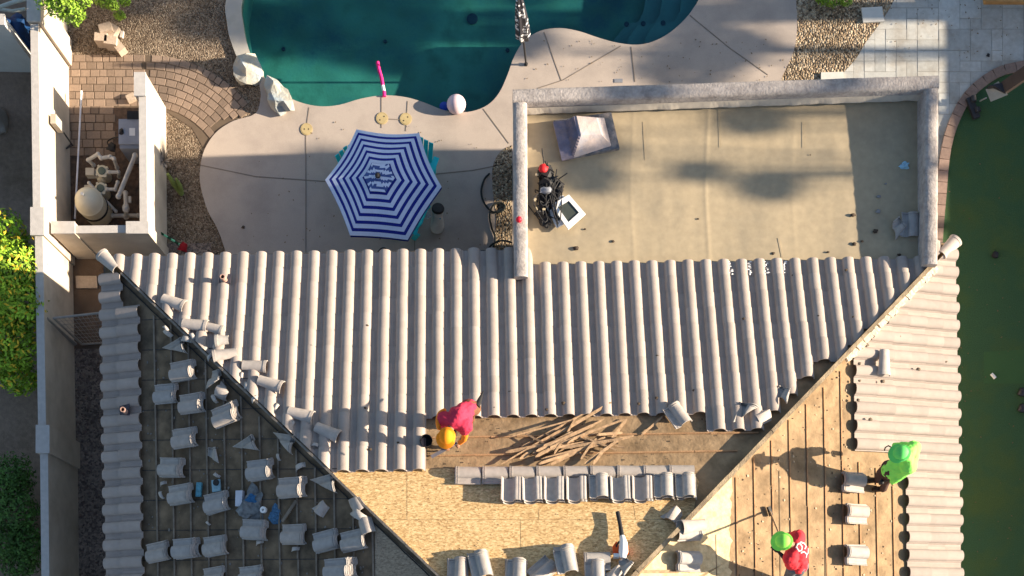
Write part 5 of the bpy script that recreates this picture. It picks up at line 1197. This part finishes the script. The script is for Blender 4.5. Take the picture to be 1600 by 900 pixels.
# side gate
t = root('side_gate', P(120, 520, 0), 'thin metal frame gate across the narrow side yard', 'gate')
mb = MB(); tl, tr_, bl_, brr = P(84, 497, 1.55), P(185, 486, 1.55), P(128, 538, .05), P(200, 533, .05)
for a, b in ((tl, tr_), (bl_, brr), (tl, bl_)): mb.tube([a, b], .022, 8)
mb.bar(P(73, 498, 1.5), P(118, 538, .05), .06, .04)
part('frame', mb, mat('tan_metal', (.30, .27, .24), .6), t)
mb = MB()
for i in range(1, 14):
    a, b = tl.lerp(tr_, i / 14), bl_.lerp(brr, i / 14); mb.tube([a, b], .005, 5)
for i in range(1, 8): mb.tube([tl.lerp(bl_, i / 8), tr_.lerp(brr, i / 8)], .004, 5)
part('mesh_panel', mb, mat('tan_metal', (.3, .27, .24)), t)

# ------------------------------------------------------------------ vegetation
def leafcloud(blobs, n, size, seed=0, nfrac=.55):
    rnd = random.Random(seed); mb = MB(); tot = sum(b[1][0] * b[1][1] + b[1][1] * b[1][2] for b in blobs)
    for c, d in blobs:
        k = int(n * (d[0] * d[1] + d[1] * d[2]) / tot)
        for _ in range(k):
            u = V((rnd.gauss(0, 1), rnd.gauss(0, 1), rnd.gauss(0, 1))).normalized(); r = rnd.uniform(.35, 1.0) ** .5 * (1 + .25 * noise.noise(u * 2.5 + V((seed, 0, 0))))
            if noise.noise(u * 3.1 + V((0, seed, 4))) < -.22 and r > .6: continue
            p = V(c) + V((u.x * d[0], u.y * d[1], u.z * d[2])) * r
            if p.z < .03: continue
            nn = (u + V((rnd.uniform(-1, 1), rnd.uniform(-1, 1), rnd.uniform(-.4, 1.2))) * .9).normalized(); x = nn.cross(V((rnd.uniform(-1, 1), rnd.uniform(-1, 1), .3))).normalized(); y = nn.cross(x)
            s = size * rnd.uniform(.6, 1.3)
            mb.add([p - y * s, p + x * s * .42, p + y * s, p - x * s * .42], [(0, 1, 2, 3)])
    return mb
def bush(name, g0, blobs, n, size, m, label, cat, seed, flowers=0, extra=None):
    t = root(name, g0, label, cat); part('foliage', leafcloud(blobs, n, size, seed), m, t, None)
    mb = MB()
    for c, d in blobs: mb.tube(cr([g0 + V((random.uniform(-.05, .05), random.uniform(-.05, .05), 0)), (g0 + V(c)) / 2 + V((.05, .05, 0)), V(c)], 3), [.035, .03, .025, .02, .015, .012, .008], 6)
    part('stem', mb, BARK, t)
    if flowers:
        fl = []
        for c, d in blobs: fl.append((V(c) + V((0, 0, d[2] * .15)), (d[0] * 1.04, d[1] * 1.04, d[2] * 1.0)))
        part('flowers', leafcloud(fl, flowers, size * 1.0, seed + 3), FLOWR, t, None)
    return t
g0 = P(-5, 500, 0)
def B(px, py, z, a, b, c): return (P(px, py, z), (a, b, c))
bush('flowering_shrub', g0, [B(5, 370, 1.2, .45, .5, .5), B(20, 420, 1.5, .55, .55, .5), B(-10, 470, 1.6, .6, .6, .5), B(30, 480, 1.5, .5, .5, .45), B(20, 540, 1.3, .5, .5, .5), B(-10, 560, 1.0, .6, .5, .6), B(30, 590, .8, .35, .35, .4), B(-30, 400, 1.2, .6, .6, .6)], 15000, .05, mat('bright_leaf', (.25, .42, .03), .6, .35, 2.2, .5), 'tall yellow flowering green shrub beyond the boundary wall', 'shrub', 3, 1500)
bush('dark_shrub', P(0, 800, 0), [B(10, 760, .8, .5, .4, .4), B(25, 800, .9, .45, .45, .4), B(0, 850, .8, .55, .45, .4), B(38, 850, .7, .42, .45, .35), B(20, 740, .8, .4, .4, .35), B(30, 880, .6, .4, .35, .3), B(-40, 800, .8, .5, .5, .5)], 12000, .04, LEAFD, 'dark green rounded shrub at the bottom left beyond the wall', 'shrub', 5)
bush('leafy_branch', P(95, -10, 0), [B(95, 5, 2.0, .30, .28, .2), B(115, 22, 1.9, .22, .2, .18), B(80, -10, 2.1, .35, .3, .2), B(128, 2, 1.9, .18, .15, .12)], 3200, .035, LEAFY, 'bright green shrub hanging over the top of the boundary wall', 'shrub', 7)
bush('small_shrub', P(165, -10, 0), [B(165, 2, .7, .22, .12, .15), B(175, 8, .7, .14, .10, .12), B(187, 24, .4, .12, .09, .1), B(195, 0, .6, .12, .12, .1)], 1500, .03, LEAFY, 'small bright green shrub at the top edge beside the block heap', 'shrub', 8)
bush('small_shrub', P(1300, -6, 0), [B(1300, -2, .25, .28, .16, .15), B(1322, 0, .2, .14, .12, .1), B(1283, -4, .2, .16, .12, .1)], 1100, .03, LEAFY, 'low yellow green plant at the top of the right gravel bed', 'shrub', 9)
# agave
c = P(263, 262, .02); t = root('agave', c, 'spiky red grey agave against the enclosure wall', 'agave'); mb = MB(); rnd = random.Random(4)
for i in range(34):
    a = i * 2.4; el = .25 + .9 * rnd.random(); L5 = rnd.uniform(.18, .32); d = V((math.cos(a) * math.cos(el), math.sin(a) * math.cos(el), math.sin(el)))
    q = c + V((0, 0, .35)); s = d.cross(V((0, 0, 1))).normalized() * .02
    mb.add([q - s, q + s, q + d * L5 * .6 + s * .7, q + d * L5, q + d * L5 * .6 - s * .7], [(0, 1, 2, 3, 4)])
part('leaves', mb, mat('agave_leaf', (.36, .32, .28), .6, .2, 10, .5), t, None); part('stem', MB().tube([c, c + V((0, 0, .36))], [.04, .03], 8), BARK, t)
c = P(272, 292, .02); t = root('cactus', c, 'two arm green cactus leaning beside the agave', 'cactus')
part('column', MB().tube([P(284, 303, .03), P(272, 288, .3), P(262, 272, .62)], [.05, .055, .03], 10), mat('cactus_skin', (.17, .22, .06), .7, .2, 12), t); part('arm', MB().tube([P(284, 300, .05), P(281, 290, .3), P(275, 279, .45)], [.04, .045, .025], 10), MATS['cactus_skin'], t)
c = P(285, 362, .02); single('weed_stem', MB().tube(cr([P(292, 372, .02), P(288, 362, .1), P(282, 357, .15)], 4), .008, 5), DARKB, c, 'thin dry stem in the shaded gravel above the red ornament', 'stem')
# neighbour odds and ends at the top left
p = P(25, 50, .4); small_blob('tarp', p, (.30, .30, .3), mat('blue_tarp', (.01, .05, .16), .5, .3, 10), 'dark blue tarp heap beyond the boundary wall, top left', 'tarp', amp=.4, sub=3)
single('metal_pipe', MB().tube([P(-20, 18, 1.4), P(22, 3, 1.5), P(42, -2, 1.5)], .035, 10), mat('pale_metal', (.5, .55, .5), .5), P(0, 10, 0), 'pale metal pipe crossing above the blue tarp at top left', 'pipe')
single('metal_pipe', MB().tube([P(-10, 14, .9), P(20, 17, 1.0), P(40, 14, 1.0)], .03, 10), MATS['pale_metal'], P(0, 14, 0), 'second lower pale pipe just above the blue tarp', 'pipe')
# right lawn items ------------------------------------------------------------
c = P(1515, 175, .03); t = root('garden_lamp', c, 'grey hooded lamp head on a dark bent post at the lawn edge', 'garden lamp')
part('foot', MB().bar(P(1514, 153, .10), P(1526, 185, .10), .13, .08).tube([P(1521, 150, .16), P(1522, 159, .16)], .05, 10).tube([P(1527, 168, .16), P(1529, 175, .16)], .05, 10), DARKM, t)
part('rod', MB().tube([P(1531, 158, .15), P(1541, 153, .4)], .015, 8), STEEL, t)
q0 = [P(1540, 140, .45), P(1548, 159, .45), P(1549, 158, .36), P(1541, 139, .36)]; q1 = [P(1560, 127, .62), P(1575, 148, .62), P(1575, 148, .4), P(1560, 127, .4)]
part('lamp_head', MB().ring([q0, q1]), mat('lamp_grey', (.30, .30, .27), .6), t, None)
part('hood', MB().prism([P(1541, 138, .5), P(1569, 126, .7), P(1574, 143, .7), P(1551, 139, .5)], .48, .62), DARKM, t, None)
part('post', MB().bar(P(1568, 138, .55), P(1640, 88, 1.5), .22, .12), mat('dark_brown_post', (.06, .045, .04), .8), t, None)
for (x, y, s_, m_, lb) in ((1555, 398, .07, BLACK, 'dark lump on the green turf near the upper right'), (1597, 613, .09, DARKM, 'upper of two dark balls at the right edge of the turf'), (1597, 638, .09, DARKM, 'lower of two dark balls at the right edge of the turf')):
    c = P(x, y, .06); small_blob('dark_ball', c, (s_, s_, s_ * .8), m_, lb, 'ball', amp=.15)
c = P(1552, 588, .05); single('bone_toy', MB().tube([P(1549, 584, .06), P(1555, 591, .06)], .032, 10), WHITE, c, 'small white cylinder lying on the turf', 'toy')
c = P(1544, 86, .04); small_blob('pebble', c, (.035, .035, .02), BLACK, 'single dark pebble on the travertine patio', 'pebble')
slab('wooden_bench', [(1535, -30), (1720, -30), (1720, 3), (1540, 2)], .3, .42, mat('orange_wood', (.40, .22, .08), .7, .2, 8), 'brown wooden bench edge at the top right corner on the patio', 'bench')

# ------------------------------------------------------------------ things east of the picture that throw its shadows
t = root('garden_wall', V((14.2, 2, 0)), 'cream block wall along the far right side of the yard', 'wall')
part('panel', MB().box((14.15, 2, .9), (.16, 44, 1.86)), STUCCO, t, None); part('cap', MB().box((14.15, 2, 1.85), (.18, 44, .03)), STUCAP, t, None)
TE = math.tan(R(ELEV))
def shade_tree(i, Y, z, xs, blobs, n, lb):
    """leafy tree whose crown is at height z; xs = x where the crown's shadow centre lands at height zr"""
    X = xs + z / TE; g_ = V((X, Y, 0)); t = root('desert_tree', g_, lb, 'tree', 'trees east of the yard')
    bl2 = [((X + dx, Y + dy, z + dz), (r * 1.3, r, r * .7)) for dx, dy, dz, r in blobs]
    part('crown', leafcloud(bl2, n, .09, 20 + i), LEAFD, t, None); mb = MB(); mb.tube([g_, g_ + V((.1, .05, z * .5)), g_ + V((0, 0, z))], [.13, .1, .05], 8)
    for b in bl2: mb.tube([g_ + V((0, 0, z * .55)), V(b[0])], [.05, .015], 6)
    part('trunk', mb, BARK, t)
TR = [(8.9, 11.2, -4.0, [(-2.8, -.1, 0, .30), (-1.6, .2, .5, .26), (.6, -.25, .1, .28), (2.0, .25, -.3, .3), (.2, .4, .9, .22), (-.6, 0, .1, .22)], 1500),
      (9.95, 11.6, -4.4, [(-1.2, .1, .5, .3), (.8, -.1, .1, .32), (2.4, .2, -.2, .3), (-2.8, .25, 0, .3), (0, -.35, .8, .2), (1.6, .35, .3, .2)], 1600),
      (11.1, 7.4, 3.0, [(0, .1, .3, .3), (2, -.2, -.2, .3), (3.5, .3, .3, .3)], 700),
      (12.3, 8.0, 1.0, [(.2, .2, .4, .4), (1.8, -.25, -.2, .5), (4.0, .1, .3, .45)], 1700),
      (13.2, 8.6, -1.5, [(-2.5, .1, .4, .6), (0, -.1, -.2, .7), (2.4, .25, .3, .6), (4.5, -.2, 0, .5)], 2800),
      (13.4, 7.6, -4.5, [(-2.0, .0, .3, .4), (.5, .2, -.1, .45), (2.8, -.1, .3, .4)], 1500),
      (13.0, 8.2, -5.0, [(-2.6, .1, .3, .5), (0, -.15, -.1, .5), (2.5, .2, .2, .5)], 1500)]
TR += [(14.0, 9.5, -2.0, [(-2.5, .1, .4, .35), (0, -.1, -.2, .35), (2.4, .25, .3, .3), (4.5, -.2, 0, .3), (-4, .2, .2, .3)], 2000), (12.95, 9.8, -6.5, [(-2.5, .1, .4, .3), (0, -.1, -.2, .35), (2.4, .2, .3, .3), (4.0, -.2, 0, .25)], 1600)]
for i, (Y, z, xs, bl_, n) in enumerate(TR):
    shade_tree(i, Y, z, xs, bl_, n, 'leafy desert tree standing far right of the picture, number %s row' % ['first', 'second', 'third', 'fourth', 'fifth', 'sixth', 'seventh', 'eighth', 'ninth'][i])
# palm whose frond shadow falls on the deck at the top
X, Y, z = P(1160, 8).x + 4.6 / TE, P(1160, 8).y, 4.6; g_ = V((X, Y, 0)); t = root('palm_tree', g_, 'slender palm right of the picture with drooping fronds', 'palm tree')
part('trunk', MB().tube([g_, g_ + V((.05, 0, z * .5)), g_ + V((0, 0, z))], [.11, .08, .07], 10), BARK, t); mb = MB(); rnd = random.Random(2)
for i in range(16):
    a = i * math.pi / 8 + rnd.uniform(-.1, .1); L6 = rnd.uniform(.55, .8); prev = V((X, Y, z)); d = V((math.cos(a), math.sin(a), 0))
    for s in range(9):
        f = s / 9; p = V((X, Y, z)) + d * L6 * f + V((0, 0, .3 * f - .9 * f * f)); si = d.cross(V((0, 0, 1)))
        for sg in (-1, 1): q = p + (si * sg * .22 * (1 - f * .5) + d * .12) + V((0, 0, -.05)); mb.add([p, p + d * .03, q], [(0, 1, 2)])
part('fronds', mb, LEAFD, t, None)
sc.render.resolution_x = 1024; sc.render.resolution_y = 576

ON = ['leftmost', 'second', 'third', 'fourth', 'fifth', 'sixth', 'seventh', 'eighth', 'ninth', 'tenth', 'eleventh', 'twelfth', 'thirteenth', 'fourteenth', 'fifteenth', 'sixteenth', 'seventeenth', 'eighteenth', 'nineteenth', 'twentieth', 'twenty-first', 'twenty-second', 'twenty-third', 'twenty-fourth', 'twenty-fifth', 'twenty-sixth', 'twenty-seventh', 'twenty-eighth', 'twenty-ninth', 'thirtieth', 'thirty-first', 'thirty-second']
bpy.context.view_layer.update()
byl = {}
for o in sc.objects:
    if o.parent is None and 'label' in o and 'group' in o: byl.setdefault((o['label'], o['group']), []).append(o)
for (lb, g), os_ in byl.items():
    if len(os_) > 1:
        os_.sort(key=lambda o: proj(o.matrix_world.translation)[0])
        for i, o in enumerate(os_): o['label'] = ('rightmost ' if i == len(os_) - 1 else ON[i] + (' ' if i == 0 else ' from the left, ')) + lb
